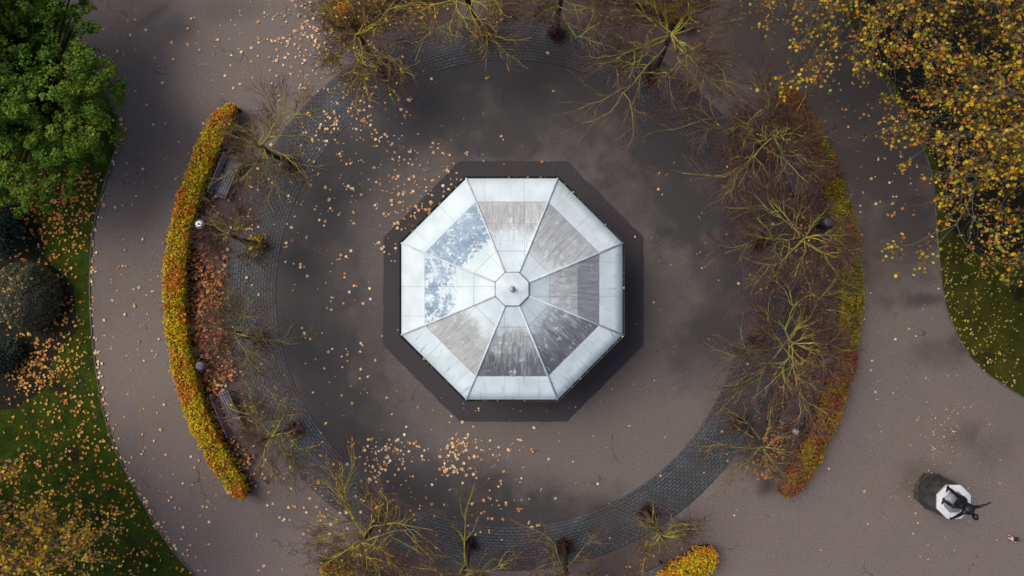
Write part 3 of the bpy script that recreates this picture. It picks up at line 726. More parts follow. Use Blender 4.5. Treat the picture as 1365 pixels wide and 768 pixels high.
# leaves that have lodged in the gutter and on the roof edge
gl = []
for k, s, n in ((2, .3, 6), (3, .4, 8), (3, .75, 6), (7, .9, 5), (7, .5, 4), (6, .3, 5), (0, .6, 4), (1, .5, 5), (5, .5, 6)):
    p, q = octagon(AP + .05)[k - 1], octagon(AP + .05)[k]
    for _ in range(n):
        c = p + (q - p) * min(.98, max(.02, s + r0.normal(0, .22))); gl.append((c[0] + BC[0], c[1] + BC[1], ZE - .02))
o = leaves_obj('leaf_litter', np.array(gl), .03, .08, .4, OVAL, M['leaf_paving'], 39)
tag(o, 'dry leaf bits caught in the bandstand gutter', 'leaf litter', kind='stuff')

# ------------------------------------------------------------------ hedges
def hedge(name, lab, a0, a1, r_in, r_out, hgt, mats, seed, dens=1150, leafsize=(.05, .105)):
    r = np.random.default_rng(seed)
    A = np.radians(np.linspace(a0, a1, 90)); rm, hw = (r_in + r_out) / 2 / PPM, (r_out - r_in) / 2 / PPM
    mid = math.radians((a0 + a1) / 2)
    org = np.array([RC[0] + rm * math.cos(mid), RC[1] + rm * math.sin(mid), 0])
    root = tag(empty(name, org), lab, 'hedge', 'clipped hedges around the circle')
    # inner woody body: rounded section swept round the arc, closed and uneven
    th = np.linspace(0, math.pi, 9)
    V = []; n = len(A)
    endtaper = lambda i: min(1, (min(i, n - 1 - i) + .35) / 4) ** .6
    for i, an in enumerate(A):
        e = endtaper(i); w1 = (hw - .10) * e * (1 + .12 * (vnoise(np.array([an * 9]), np.array([seed]), 1, 5)[0] - .5)); h1 = (hgt - .10) * (1 + .15 * (vnoise(np.array([an * 11]), np.array([seed * 2.0]), 1, 6)[0] - .5)) * (.75 + .25 * e)
        for q in th:
            off = math.copysign(abs(math.cos(q)) ** .45, math.cos(q)) * w1; zz = abs(math.sin(q)) ** .35 * h1
            V.append((RC[0] + (rm + off) * math.cos(an), RC[1] + (rm + off) * math.sin(an), zz + .01))
    m = len(th); i = np.arange(n - 1)[:, None] * m + np.arange(m - 1)[None, :]
    F = np.stack([i, i + 1, i + m + 1, i + m], -1).reshape(-1, 4)
    me = np_mesh('branches', np.array(V) - org, [F, np.array([[0 + q for q in range(m)], [(n - 1) * m + q for q in range(m)][::-1]])])
    link('branches', me, M['hedge_wood'], root, True)
    # leaves: a few angular stretches, each with its own leaf colour mix
    for (b0, b1, mat) in mats:
        L = abs(math.radians(b1 - b0)) * rm; N = int(L * (2 * hw + 1.3 * hgt) * dens)
        an = np.radians(r.uniform(b0, b1, N) + r.normal(0, .7, N)); an = np.clip(an, math.radians(min(a0, a1)), math.radians(max(a0, a1)))
        q = r.uniform(0, math.pi, N); top = r.random(N) < .62
        idx = (an - A[0]) / (A[-1] - A[0]) * (n - 1); e = np.clip((np.minimum(idx, n - 1 - idx) + .35) / 4, .12, 1) ** .6
        lump = 1 + .42 * (vnoise(an * 26, q * 2 + seed, 1, 8) - .5) + .20 * (vnoise(an * 80, q * 4 + seed, 1, 9) - .5)
        off = np.where(top, r.uniform(-1.06, 1.06, N), np.sign(np.cos(q)) * np.abs(np.cos(q)) ** .45) * hw * e * lump
        zz = np.where(top, 1, np.abs(np.sin(q)) ** .35) * hgt * lump * (.75 + .25 * e) - np.abs(r.normal(0, .07, N)) + np.where(r.random(N) < .06, r.uniform(0, .18, N), 0)
        edge = np.abs(off) / (hw * e); zz = np.where(top, zz - .16 * np.clip(edge - .6, 0, 1) ** 1.5 * 2, zz)
        C = np.c_[RC[0] + (rm + off) * np.cos(an), RC[1] + (rm + off) * np.sin(an), np.maximum(zz, .03)] - org
        up = np.c_[np.cos(an) * off / hw * .7, np.sin(an) * off / hw * .7, np.full(N, .8)]
        leaves_obj('foliage', C, leafsize[0], leafsize[1], .65, OVAL, mat, seed * 3 + int(b0), root, up, .3)
    # bare shoots standing out of the clipped top
    a = Acc()
    for _ in range(int(abs(math.radians(a1 - a0)) * rm * 60)):
        an = math.radians(r.uniform(a0, a1)); off = r.uniform(-1, 1) * hw * .95
        p = np.array([RC[0] + (rm + off) * math.cos(an), RC[1] + (rm + off) * math.sin(an), hgt * .8]) - org
        d = np.array([r.normal(0, .45), r.normal(0, .45), 1]); L = r.uniform(.2, .5)
        a.tube([p, p + d * L], [.006, .003], 3, False)
    a.build('shoots', M['twigs'], root)
    return root
G, O_, R_ = M['leaf_hedge_gold'], M['leaf_hedge_olive'], M['leaf_hedge_rust']
hedge('hedge', 'golden and orange leaved curved hedge left of the bandstand along the path', 145.6, 217.6, 423, 447, .9, [(145.6, 217.6, G)], 41)
hedge('hedge', 'olive to rust brown curved hedge right of the bandstand, half hidden by bare twigs', -36.4, 37.2, 433, 457, .9, [(-36.8, -9, R_), (-9, 27, O_), (27, 37.2, R_)], 42, 1000)
hedge('hedge', 'mossy yellow hedge at the top edge, its left end under a bare tree', 56, 123.8, 413, 445, .95, [(56, 90, O_), (90, 123.8, G)], 43, 900)
hedge('hedge', 'yellow-topped hedge at the bottom edge of the view, its right end beside a bench', 235.5, 308.6, 413, 447, .95, [(235.5, 308.6, G)], 44, 900)

# ------------------------------------------------------------------ branching plants
def unit(v): return v / (np.linalg.norm(v) + 1e-9)
def turn(d, ang, az):
    ref = np.array([0, 0, 1.0]) if abs(d[2]) < .9 else np.array([1.0, 0, 0])
    a = unit(np.cross(d, ref)); b = np.cross(d, a)
    return unit(d * math.cos(ang) + (a * math.cos(az) + b * math.sin(az)) * math.sin(ang))
def grow(out, r, p, d, L, rad, lvl, P):
    n = P['seg'][lvl]; pts = [p]; q = p.copy(); dd = d.copy()
    for k in range(n):
        dd = unit(dd + r.normal(0, P['wob'][lvl], 3) + np.array([0, 0, P['trop'][lvl]]))
        q = q + dd * L / n; pts.append(q.copy())
    pts = np.array(pts); R = np.linspace(rad, rad * P['taper'][lvl], n + 1)
    out[lvl].append((pts, R))
    if lvl + 1 < len(P['seg']):
        nc = int(r.integers(*P['n'][lvl]))
        for c in range(nc):
            t = r.uniform(P['from'][lvl], 1.0) if c else 1.0
            x = t * n; i = min(int(x), n - 1); f = x - i
            pc = pts[i] * (1 - f) + pts[i + 1] * f; dc = unit(pts[i + 1] - pts[i])
            nd = turn(dc, r.uniform(*P['ang'][lvl]) * (.45 if c == 0 else 1), r.uniform(0, 2 * math.pi))
            nd = unit(nd * np.array([1, 1, P.get('flat', 1.0)]))
            grow(out, r, pc, nd, L * P['ratio'][lvl] * r.uniform(.65, 1.2), R[i] * P['rr'][lvl], lvl + 1, P)

def lime(base_px, hub_px, crown_r, lab, seed, hubz=2.9, bark='moss_bark', nl=7, twigs=1.0, tuft=.45, tuftleaf=None, dirs=None, th=1.0, dens='mid', crownleaf=0):
    r = np.random.default_rng(seed)
    b = gp(*base_px); hub = gp(*hub_px, hubz)
    root = tag(empty('bare_tree', b), lab, 'tree', 'bare trees around the stone ring')
    hub = hub - b; hub[2] = hubz
    rad_m = .88 * crown_r / PPM * (1 - (hubz + .6) / H)
    trunk = Acc()
    k = np.linspace(0, 1, 7)[:, None]
    tp = k * hub + np.c_[.05 * np.sin(k[:, 0] * 5 + seed), .05 * np.cos(k[:, 0] * 4 + seed), np.zeros(7)] * np.sin(k * math.pi)
    tr = np.array([.12, .095, .085, .08, .08, .085, .07]) * th
    trunk.tube(tp, tr, 9)
    trunk.build('trunk', M['dark_bark'], root, True)
    P = dict(seg=[6, 5, 4, 3], wob=[.15, .19, .2, .2], trop=[.03, .03, .02, .03], taper=[.42, .42, .4, .4], n=dict(low=[(4, 7), (4, 6), (3, 5)], mid=[(5, 8), (4, 7), (3, 6)], high=[(6, 9), (4, 7), (4, 7)])[dens],
             ang=[(.3, .9), (.3, .85), (.25, .8)], ratio=[.56, .58, .66], rr=[.66, .62, .55], flat=.8)
    P['from'] = [.28, .2, .15]
    out = [[], [], [], []]
    nl = nl + 6
    for q in range(nl):
        az = dirs[q] if dirs is not None else 2 * math.pi * (q + r.uniform(-.5, .5)) / nl
        az = math.radians(az) if dirs is not None else az
        el = r.uniform(.05, .85)
        d = np.array([math.cos(az) * math.cos(el), math.sin(az) * math.cos(el), math.sin(el)])
        u = r.random() ** 1.3 * min(1.1, .35 * hubz) * (q > 1)                 # limbs leave the stem at different heights
        p0 = hub * (1 - u / hubz) + (r.normal(0, .03, 3) if u else 0)
        ow = unit(b[:2] - RC); cs = (d[0] * ow[0] + d[1] * ow[1]) / (math.hypot(d[0], d[1]) + 1e-6)     # they reach further over the plaza than over the hedge
        grow(out, r, p0, d, rad_m * r.uniform(.5, 1.0) * (.90 - .27 * cs), r.uniform(.020, .039) * th, 0, P)
    a = Acc()
    for pts, R in out[0]: a.tube(pts, np.maximum(R, .012), 6, False)
    nq = [sum(len(f) for f in a.F[4])]
    for pts, R in out[1]: a.tube(pts, np.maximum(R, .0125), 4, False)
    nq.append(sum(len(f) for f in a.F[4]))
    for pts, R in out[2]: a.tube(pts, np.maximum(R, .0082), 3, False)
    br = a.build('branches', [M[bark], M['moss_bark_gold' if bark == 'moss_bark_gold' and seed != 112 else 'moss_bark_dull']], root, True)
    br.data.polygons.foreach_set('material_index', (np.arange(len(br.data.polygons)) >= nq[1]).astype(np.int32))
    a = Acc()
    for pts, R in out[3]:
        if r.random() < twigs: a.tube(pts, np.maximum(R * .8, .0055), 3, False)
    # this year's thin red growth
    for pts, R in out[2] + out[1]:
        for _ in range(int(r.poisson(4.2 * twigs))):
            f = r.uniform(.3, 1) * (len(pts) - 1); i = min(int(f), len(pts) - 2); p = pts[i] + (pts[i + 1] - pts[i]) * (f - i)
            d = turn(unit(pts[i + 1] - pts[i]), r.uniform(.3, 1.2), r.uniform(0, 6.28)); L = r.uniform(.25, .8)
            p1 = p + d * L * .5 + r.normal(0, .02, 3); p2 = p1 + unit(d + r.normal(0, .25, 3) + np.array([0, 0, .2])) * L * .5
            a.tube([p, p1, p2], [.0058, .0046, .0036], 3, False)
    a.build('twigs', M['twigs'], root)
    if crownleaf:
        C = []
        for k_ in r.integers(0, len(out[3]), crownleaf):
            pts = out[3][k_][0]; C.append(pts[-1] + r.normal(0, .05, 3))
        leaves_obj('crown', np.array(C), .05, .12, .7, OVAL, M['leaf_hedge_gold'], seed + 700, root)
    # dense shoots at the foot
    if tuft:
        a = Acc()
        for _ in range(int(900 * tuft)):
            az = r.uniform(0, 2 * math.pi); rr_ = r.uniform(0, .22) ; d = unit(np.array([math.cos(az) * r.uniform(.0, 1.0), math.sin(az) * r.uniform(.1, 1.1), r.uniform(.5, 1.3)]))
            p = np.array([math.cos(az) * rr_, math.sin(az) * rr_, .01]); L = tuft * (.55 + .35 * math.sin(az * 2 + seed) ** 2) * r.uniform(.6, 1.6)
            m_ = p + d * L * .55; e_ = m_ + unit(d + r.normal(0, .25, 3)) * L * .45
            a.tube([p, m_, e_], [.008, .006, .003], 3, False)
        a.build('basal_shoots', M['shoots'], root)
        nl_ = 70 if tuftleaf is None else 420
        C = r.normal(0, tuft * .45, (nl_, 3)); C[:, 2] = np.abs(C[:, 2]) + .15
        leaves_obj('foot_leaves', C, .04, .09, .7, OVAL, M['leaf_darkred'] if tuftleaf is None else M[tuftleaf], seed + 900, root)
    # small soil pit cut in the setts
    return root

lime((388, 221), (345, 193), 82, 'bare mossy tree at the upper tip of the left hedge, beside the upper bench', 101, nl=8, tuft=.42, dens='mid', twigs=0.5)
lime((345, 326), (302, 311), 58, 'small bare tree with a leafy golden tuft at its foot, beside the silver-lidded bin', 102, nl=6, tuft=.40, tuftleaf='leaf_hedge_gold', dens='low', twigs=0.7)
lime((347, 452), (313, 444), 72, 'bare tree spreading over the drift of rusty leaves left of the bandstand', 103, nl=7, tuft=.42, bark='moss_bark_dull', dens='mid', twigs=0.5)
lime((394, 570), (362, 583), 78, 'bare mossy tree beside the lower bench at the lower tip of the left hedge', 104, nl=7, tuft=.36, dens='mid', twigs=0.5, crownleaf=40)
lime((508, 685), (482, 722), 96, 'dense bare tree with bright yellow limbs at the left end of the bottom hedge', 105, nl=9, tuft=.45, twigs=0.8, crownleaf=160, bark='moss_bark_gold')
lime((626, 724), (618, 768), 78, 'bare tree below the bandstand cut by the bottom edge, left one of two', 106, nl=7, tuft=.40, dens='low', twigs=0.7)
lime((751, 726), (757, 772), 74, 'bare tree below the bandstand cut by the bottom edge, right one of two', 107, nl=7, tuft=.46, bark='moss_bark_dull', dens='low', twigs=0.7)
lime((861, 683), (884, 714), 56, 'small thin bare tree with dark red tuft, beside the right end of the bottom hedge', 108, nl=6, tuft=.46, twigs=0.4, dens='low')
lime((986, 563), (1020, 596), 74, 'low thin bare tree near the seated person at the lower tip of the right hedge', 109, nl=6, tuft=.45, twigs=0.4, bark='moss_bark_dull', dens='low')
lime((1007, 450), (1056, 459), 104, 'wide star-shaped bare tree right of the bandstand reaching over the octagonal bin', 110, hubz=3.3, nl=9, twigs=0.9, tuft=.4, dens='high', th=0.82)
lime((1010, 325), (1074, 317), 92, 'bare dull tree right of the bandstand beside the pale grey bin', 111, hubz=3.2, nl=7, twigs=0.9, bark='moss_bark', tuft=.45, dens='high', th=0.82)
lime((984, 212), (1030, 182), 98, 'dense bare tree with many yellow twigs at the upper tip of the right hedge', 112, hubz=3.2, nl=10, twigs=0.9, tuft=.4, dens='high', crownleaf=40, bark='moss_bark', th=0.82)
lime((868, 102), (895, 46), 120, 'largest bare tree, twisted limbs reaching over the top right of the plaza', 113, hubz=3.6, nl=9, twigs=0.9, tuft=.4, th=1.15, dens='high')
lime((741, 46), (749, -2), 82, 'bare tree at the top edge above the bandstand, beside the largest bare tree', 114, nl=7, tuft=.42, twigs=0.9)
lime((650, 48), (618, -8), 100, 'bare tree with thick bright green limbs hanging over the top of the stone ring', 115, hubz=3.4, nl=9, tuft=.42, twigs=0.8, th=1.1, crownleaf=60, bark='moss_bark_gold')
lime((512, 92), (474, 46), 86, 'bushy yellow-green bare tree at the left end of the top hedge, among pink leaves', 116, nl=11, tuft=.46, twigs=0.7, crownleaf=220, dens='high', bark='moss_bark_gold')

# ------------------------------------------------------------------ big trees
def big_tree(name, lab, base, forkz, reach, nl, mat, seed, dirs, leaf_p, leaf=(.14, .24), r0_=.26, elev=(.25, .8), clump=3, trop=(.01, .0, .0, .0)):
    r = np.random.default_rng(seed)
    root = tag(empty(name, (base[0], base[1], 0)), lab, 'tree')
    a = Acc(); k = np.linspace(0, 1, 8)[:, None]
    tp = np.c_[.12 * np.sin(k * 4 + seed), .12 * np.cos(k * 3 + seed) - .12 * math.cos(seed), k * forkz]
    a.tube(tp, np.linspace(r0_ * 1.25, r0_ * .8, 8), 14); a.build('trunk', M['grey_bark'], root, True)
    P = dict(seg=[8, 6, 5, 3], wob=[.10, .14, .18, .2], trop=list(trop), taper=[.3, .3, .35, .4], n=[(10, 14), (8, 12), (5, 9)],
             ang=[(.35, .95), (.35, .95), (.3, .9)], ratio=[.42, .46, .5], rr=[.5, .48, .5])
    P['from'] = [.22, .15, .1]
    out = [[], [], [], []]
    for az in dirs:
        az = math.radians(az + r.normal(0, 5)); el = r.uniform(*elev)
        d = np.array([math.cos(az) * math.cos(el), math.sin(az) * math.cos(el), math.sin(el)])
        grow(out, r, tp[-1] - np.array([0, 0, r.uniform(0, .5)]), d, reach * r.uniform(.8, 1.08), r0_ * r.uniform(.34, .5), 0, P)
    a = Acc()
    for pts, R in out[0]: a.tube(pts, np.maximum(R, .02), 8, False)
    a.build('limb', M['grey_bark'], root, True)
    a = Acc()
    for pts, R in out[1]: a.tube(pts, np.maximum(R, .012), 5, False)
    for pts, R in out[2]: a.tube(pts, np.maximum(R, .010), 4, False)
    a.build('branches', M['plane_twig'], root, True)
    a = Acc(); C = []; U = []
    for pts, R in out[3]:
        a.tube(pts, np.maximum(R * .8, .0045), 3, False)
        if r.random() < leaf_p:
            for _ in range(int(r.integers(1, clump + 1))):
                t = r.uniform(.2, 1) * (len(pts) - 1); i = min(int(t), len(pts) - 2); q = pts[i] + (pts[i + 1] - pts[i]) * (t - i)
                C.append(q + r.normal(0, .07, 3) - np.array([0, 0, .03])); 
    a.build('twigs', M['plane_twig'], root)
    C = np.array(C)
    leaves_obj('crown', C, leaf[0], leaf[1], .55, MAPLE, M[mat], seed + 50, root, None, .45)
    return root
big_tree('autumn_tree', 'large autumn tree with yellow and orange leaves overhanging the right lawn', (19.7, 6.0), 5.2, 6.9, 9, 'leaf_plane', 201,
         [100, 130, 152, 168, 182, 196, 208, 222, 238, 255, 275, 300, 318, 340, 20, 60], .85, (.06, .125), clump=8)
big_tree('autumn_tree', 'yellow-leaved tree at the top edge overhanging the path beside the largest bare tree', (13.0, 15.5), 4.2, 8.2, 9, 'leaf_plane', 202,
         [195, 208, 220, 231, 242, 254, 268, 284, 300, 330, 20, 90, 140], .82, (.06, .125), clump=8)
big_tree('autumn_tree', 'golden-orange leaved tree with mossy limbs at the bottom of the left lawn', (-20.6, -8.9), 4.2, 5.3, 9, 'leaf_orange_tree', 203,
         [55, 32, 14, 0, -14, -30, -48, -70, 90, 130, 180, 230], .95, (.055, .125), clump=8)

def leafy_tree(name, lab, base, blobs, n_clump, per, leaf, mat, seed, trunk_h=3.0, cat='tree', tr=.26, crs=(.22, .5)):
    r = np.random.default_rng(seed)
    root = tag(empty(name, (base[0], base[1], 0)), lab, cat)
    a = Acc(); a.tube([[0, 0, 0], [.05, .03, trunk_h * .5], [0, 0, trunk_h]], [tr, tr * .77, tr * .6], 12)
    C = []; U = []
    vol = np.array([b[3] ** 2 for b in blobs]); vol = vol / vol.sum()
    ends = []
    for bi, (bx, by, bz, br, sq) in enumerate(blobs):
        for _ in range(int(n_clump * vol[bi])):
            d = unit(r.normal(0, 1, 3)); d[2] = abs(d[2]) if r.random() < .8 else d[2]
            rad = br * r.uniform(.55, 1.04) if r.random() < .45 else br * r.uniform(.88, 1.08)
            c = np.array([bx - base[0], by - base[1], bz]) + d * rad * np.array([1, 1, sq])
            ends.append(c); cr = r.uniform(*crs); m = int(per * r.uniform(.5, 1.5))
            e = r.normal(0, 1, (m, 3)); e /= np.linalg.norm(e, axis=1)[:, None]
            e[:, 2] = np.where(r.random(m) < .7, np.abs(e[:, 2]), e[:, 2])
            C.append(c + e * cr * (r.random(m) ** .45)[:, None] * np.array([1, 1, .75])); U.append(e * .8 + np.array([0, 0, .6]) + d * .3)
    for c in ends[::3]:
        m_ = np.array([c[0] * .35, c[1] * .35, trunk_h * .8 + (c[2] - trunk_h) * .3]); a.tube([[0, 0, trunk_h * .7], m_, c], [.06, .035, .012], 5, False)
    a.build('trunk', M['dark_bark'], root, True)
    leaves_obj('crown', np.vstack(C), leaf[0], leaf[1], .5, OVAL, M[mat], seed + 7, root, np.vstack(U), .35)
    return root
leafy_tree('evergreen_tree', 'dense dark green evergreen tree at the top left corner beside the path', (-17.6, 6.9),
           [(-15.90, 6.35, 3.4, 2.15, .9), (-17.45, 4.7, 3.0, 1.9, .9), (-19.15, 9.6, 4.2, 2.9, .9), (-18.05, 7.2, 4.6, 2.2, .8), (-15.15, 7.0, 2.6, 1.2, .9), (-21.05, 6.0, 4.6, 2.6, .9), (-17.85, 11.6, 3.4, 2.6, .9), (-16.95, 9.3, 2.8, 1.9, .9), (-18.95, 10.4, 5.2, 2.2, .8), (-19.85, 4.2, 2.8, 1.3, .9)],
           1500, 95, (.06, .12), 'leaf_evergreen', 301, crs=(.12, .36))

def clipped(name, lab, c, rx, ry, hz, mat, seed, n, leaf):
    r = np.random.default_rng(seed)
    root = tag(empty(name, (c[0], c[1], 0)), lab, 'bush')
    a = Acc()
    prof = [(.55, .01), (.9, .25), (.95, .5), (.88, .72), (.65, .90), (.35, .98), (0.0, 1.0)]
    a.lathe([(p, q * hz * .84) for p, q in prof], 24); V = a.V[0]; V[:, 0] *= rx * .84; V[:, 1] *= ry * .84
    a.build('branches', M['dark_bark'], root, True)
    d = r.normal(0, 1, (n, 3)); d /= np.linalg.norm(d, axis=1)[:, None]; d[:, 2] = np.where(d[:, 2] < -.35, -d[:, 2], d[:, 2])
    lump = 1 + .13 * (vnoise(d[:, 0] * 2.2, d[:, 1] * 2.2 + d[:, 2] * 2, 1, seed) - .5) + .07 * (vnoise(d[:, 0] * 7, d[:, 1] * 7 + d[:, 2] * 4, 1, seed + 1) - .5) - np.abs(r.normal(0, .025, n))
    C = np.c_[d[:, 0] * rx * lump, d[:, 1] * ry * lump, (d[:, 2] * .72 + .30) * hz * lump / 1.02 + 0]
    C[:, 2] = np.maximum(C[:, 2], .04)
    leaves_obj('foliage', C, leaf[0], leaf[1], .55, DIAMOND, M[mat], seed + 4, root, d, .3)
    return root
bc = gp(30, 394, 1.0)
clipped('clipped_bush', 'round clipped dark blue-green bush sprinkled with leaves on the left lawn', bc, 1.03, 1.36, 2.1, 'leaf_yew', 311, 26000, (.03, .065))
rl = np.random.default_rng(9); q = rl.normal(0, .5, (150, 2)); q = q[(q ** 2).sum(1) < .75]
zz = 2.1 * (np.sqrt(np.clip(1 - (q ** 2).sum(1), 0, 1)) * .72 + .30) + .17
o = leaves_obj('leaf_litter', np.c_[bc[0] + q[:, 0] * 1.03, bc[1] + q[:, 1] * 1.36, zz], .05, .10, .45, MAPLE, M['leaf_lawn'], 40)
tag(o, 'dead leaves lying on top of the round clipped bush', 'leaf litter', kind='stuff')
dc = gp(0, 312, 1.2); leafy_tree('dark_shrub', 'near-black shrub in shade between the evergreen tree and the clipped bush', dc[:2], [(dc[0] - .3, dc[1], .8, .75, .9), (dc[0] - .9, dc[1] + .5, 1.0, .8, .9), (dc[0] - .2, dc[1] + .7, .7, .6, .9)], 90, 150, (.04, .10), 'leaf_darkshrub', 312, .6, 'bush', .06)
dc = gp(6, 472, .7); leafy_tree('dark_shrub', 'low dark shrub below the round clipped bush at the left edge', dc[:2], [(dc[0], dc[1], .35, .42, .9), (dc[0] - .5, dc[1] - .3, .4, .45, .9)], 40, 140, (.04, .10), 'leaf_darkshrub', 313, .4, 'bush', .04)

# ------------------------------------------------------------------ benches and bins
def bench_parts(root, slat):
    # x along the bench, +y towards the back; seat 0.45 m high
    for k in range(5):
        a = Acc(); a.box((0, -.20 + k * .098, .445), (1.72, .078, .032)); a.build('seat_slat', slat, root, bevel=.006)
    for k in range(3):
        a = Acc(); t = math.radians(14); z = .56 + k * .115; y = .262 + (z - .45) * math.tan(t)
        ax = np.array([[1, 0, 0], [0, math.cos(t), -math.sin(t)], [0, math.sin(t), math.cos(t)]])
        a.box((0, y, z), (1.72, .028, .085), ax); a.build('back_slat', slat, root, bevel=.005)
    for x in (-.76, .76):
        a = Acc()
        a.tube([[x, -.24, .012], [x, -.22, .25], [x, -.20, .43]], .024, 6); a.tube([[x, .24, .012], [x, .20, .25], [x, .22, .43], [x, .285, .62], [x, .36, .90]], .024, 6)
        a.tube([[x, -.24, .415], [x, .25, .415]], .02, 6)
        a.build('leg', M['bench_iron'], root, True)
        a = Acc(); a.tube([[x, -.22, .42], [x, -.24, .60], [x, -.20, .655], [x, .0, .66], [x, .28, .655]], .018, 6); a.build('armrest', M['bench_iron'], root, True)
def bench(px, py, facing_deg, lab, slat):
    p = gp(px, py, .45); dv = unit(p[:2] - RC); p[:2] = p[:2] - dv * .22
    root = tag(empty('park_bench', (p[0], p[1], .006), math.radians(facing_deg)), lab, 'bench', 'benches in front of the hedges')
    bench_parts(root, slat); return root
# facing_deg turns +y (the bench back) outwards from the ring centre
def out_deg(px, py): return math.degrees(math.atan2(391 - py, px - 679)) - 90
bench(297, 233, out_deg(297, 233), 'slate blue slatted bench in front of the left hedge near its upper end', M['bench_slat'])
bench(301, 553, out_deg(301, 553), 'dark purple slatted bench in front of the left hedge near its lower end', M['bench_slat_purple'])
bench(1064, 232, out_deg(1064, 232), 'slatted bench half hidden by twigs in front of the right hedge, upper end', M['bench_slat'])
bench(1060, 556, out_deg(1060, 556), 'slatted bench with a seated person in front of the right hedge', M['bench_slat_purple'])
bench(866, 778, out_deg(866, 778), 'grey bench cut by the bottom edge beside the yellow-topped hedge', M['bench_slat'])

def bin_(px, py, kind, lab, rz=0):
    p = gp(px, py, .9); root = tag(empty('litter_bin', (p[0], p[1], .006), rz), lab, 'bin', 'litter bins by the hedges')
    n = dict(round=20, hexagon=6, octagon=8)[kind]
    a_ = np.arange(n) * 2 * math.pi / n; ring = lambda r: np.c_[r * np.cos(a_), r * np.sin(a_)]
    a = Acc(); a.prism(ring(.19), 0, .78); a.build('body', M['bin_body'], root, bevel=.008)
    for k in range(n if n < 12 else 10):
        an = (k + .5) * 2 * math.pi / (n if n < 12 else 10); rr_ = .19 * math.cos(math.pi / n) + .010
        ax = np.array([[math.cos(an), math.sin(an), 0], [-math.sin(an), math.cos(an), 0], [0, 0, 1]])
        a = Acc(); a.box((rr_ * math.cos(an), rr_ * math.sin(an), .40), (.016, .10, .66), ax); a.build('side_panel', M['bench_iron'], root)
    top = dict(round=M['steel'], hexagon=M['bin_purple'], octagon=M['bin_grey'])[kind]
    a = Acc()
    if kind == 'round':
        for q in range(3):
            an = q * 2.094; a.tube([[.15 * math.cos(an), .15 * math.sin(an), .78], [.15 * math.cos(an), .15 * math.sin(an), .90]], .012, 6)
        a.build('lid_post', M['bench_iron'], root)
        a = Acc(); a.lathe([(0, .89), (.18, .89), (.185, .905), (.165, .935), (.10, .965), (.05, .972), (.046, .965), (0, .962)], 24)
    else:
        a.prism(ring(.205), .78, .83); a.prism(ring(.205), .83, .90, ring(.15)); 
    lid = a.build('lid', top, root, kind == 'round')
    a = Acc()
    if kind == 'round': a.lathe([(0, .963), (.022, .975), (.02, .99), (0, .995)], 12)
    else: a.lathe([(.085, .902), (.085, .915), (.06, .915), (.058, .903), (0, .9025)], 16)
    a.build('lid_ring', M['bench_iron'] if kind == 'round' else top, lid, True)
    return root
bin_(266, 299, 'round', 'round litter bin with shiny silver lid beside the left hedge')
bin_(266, 488, 'hexagon', 'hexagonal purple-grey litter bin among rusty leaves by the left hedge', .3)
bin_(1105, 296, 'hexagon', 'pale grey hexagonal litter bin by the right hedge below the upper bench', .1)
bin_(1106, 483, 'octagon', 'grey octagonal litter bin under the star-shaped bare tree by the right hedge', .2)

# ------------------------------------------------------------------ figures
DEPS = None
def body_mesh(name, segs, voxel, smooth_it=4, balls=()):
    """one continuous surface from tapered limbs: capped tubes and balls, fused and smoothed"""
    bm = bmesh.new()
    a = Acc()
    def ball(c, r_):
        g = bmesh.ops.create_icosphere(bm, subdivisions=2, radius=1.0)
        s = np.broadcast_to(np.asarray(r_, float), (3,))
        for v in g['verts']: v.co = Vector((c[0] + v.co.x * s[0], c[1] + v.co.y * s[1], c[2] + v.co.z * s[2]))
    for p0, p1, ra, rb in segs:
        p0, p1 = np.asarray(p0, float), np.asarray(p1, float)
        L = np.linalg.norm(p1 - p0); m = max(2, int(L / (min(ra, rb) * .9)) + 1)
        a.tube(np.array([p0 + (p1 - p0) * t for t in np.linspace(0, 1, m)]), np.linspace(ra, rb, m), 12)
        ball(p0, ra); ball(p1, rb)
    for c, r_ in balls: ball(c, r_)
    me0 = np_mesh('tmp', np.concatenate(a.V), [np.concatenate(f) for f in a.F.values()])
    bm.from_mesh(me0); bmesh.ops.recalc_face_normals(bm, faces=bm.faces)
    me = bpy.data.meshes.new(name + '_raw'); bm.to_mesh(me); bm.free(); bpy.data.meshes.remove(me0)
    o = bpy.data.objects.new(name + '_raw', me); COL.objects.link(o)
    md = o.modifiers.new('r', 'REMESH'); md.mode = 'VOXEL'; md.voxel_size = voxel
    ms = o.modifiers.new('s', 'SMOOTH'); ms.factor = .5; ms.iterations = smooth_it
    dg = bpy.context.evaluated_depsgraph_get(); dg.update()
    res = bpy.data.meshes.new_from_object(o.evaluated_get(dg)); res.name = name
    bpy.data.objects.remove(o); bpy.data.meshes.remove(me)
    return res
def hand(segs, wrist, d, side, palm_n, s=1.0, curl=.35):
    """palm, four unequal bent fingers and a thumb from its side"""
    wrist, d, side, palm_n = np.asarray(wrist, float), unit(np.asarray(d, float)), unit(np.asarray(side, float)), unit(np.asarray(palm_n, float))
    for k in range(4):
        o = (k - 1.5) * .021 * s; segs.append((wrist + side * o * .5, wrist + d * .085 * s + side * o, .013 * s, .0115 * s))
        L = [.036, .042, .039, .031][k] * s; p = wrist + d * .085 * s + side * o; dd = d
        for j in range(3):
            dd = unit(dd + palm_n * curl); e = p + dd * L * (1, .75, .6)[j]; segs.append((p, e, .0098 * s, .0085 * s)); p = e
    t0 = wrist + d * .025 * s - side * .028 * s; t1 = t0 + unit(d * .8 - side * .9) * .04 * s; t2 = t1 + unit(d - side * .25 + palm_n * .3) * .034 * s
    segs.append((t0, t1, .013 * s, .011 * s)); segs.append((t1, t2, .011 * s, .009 * s))

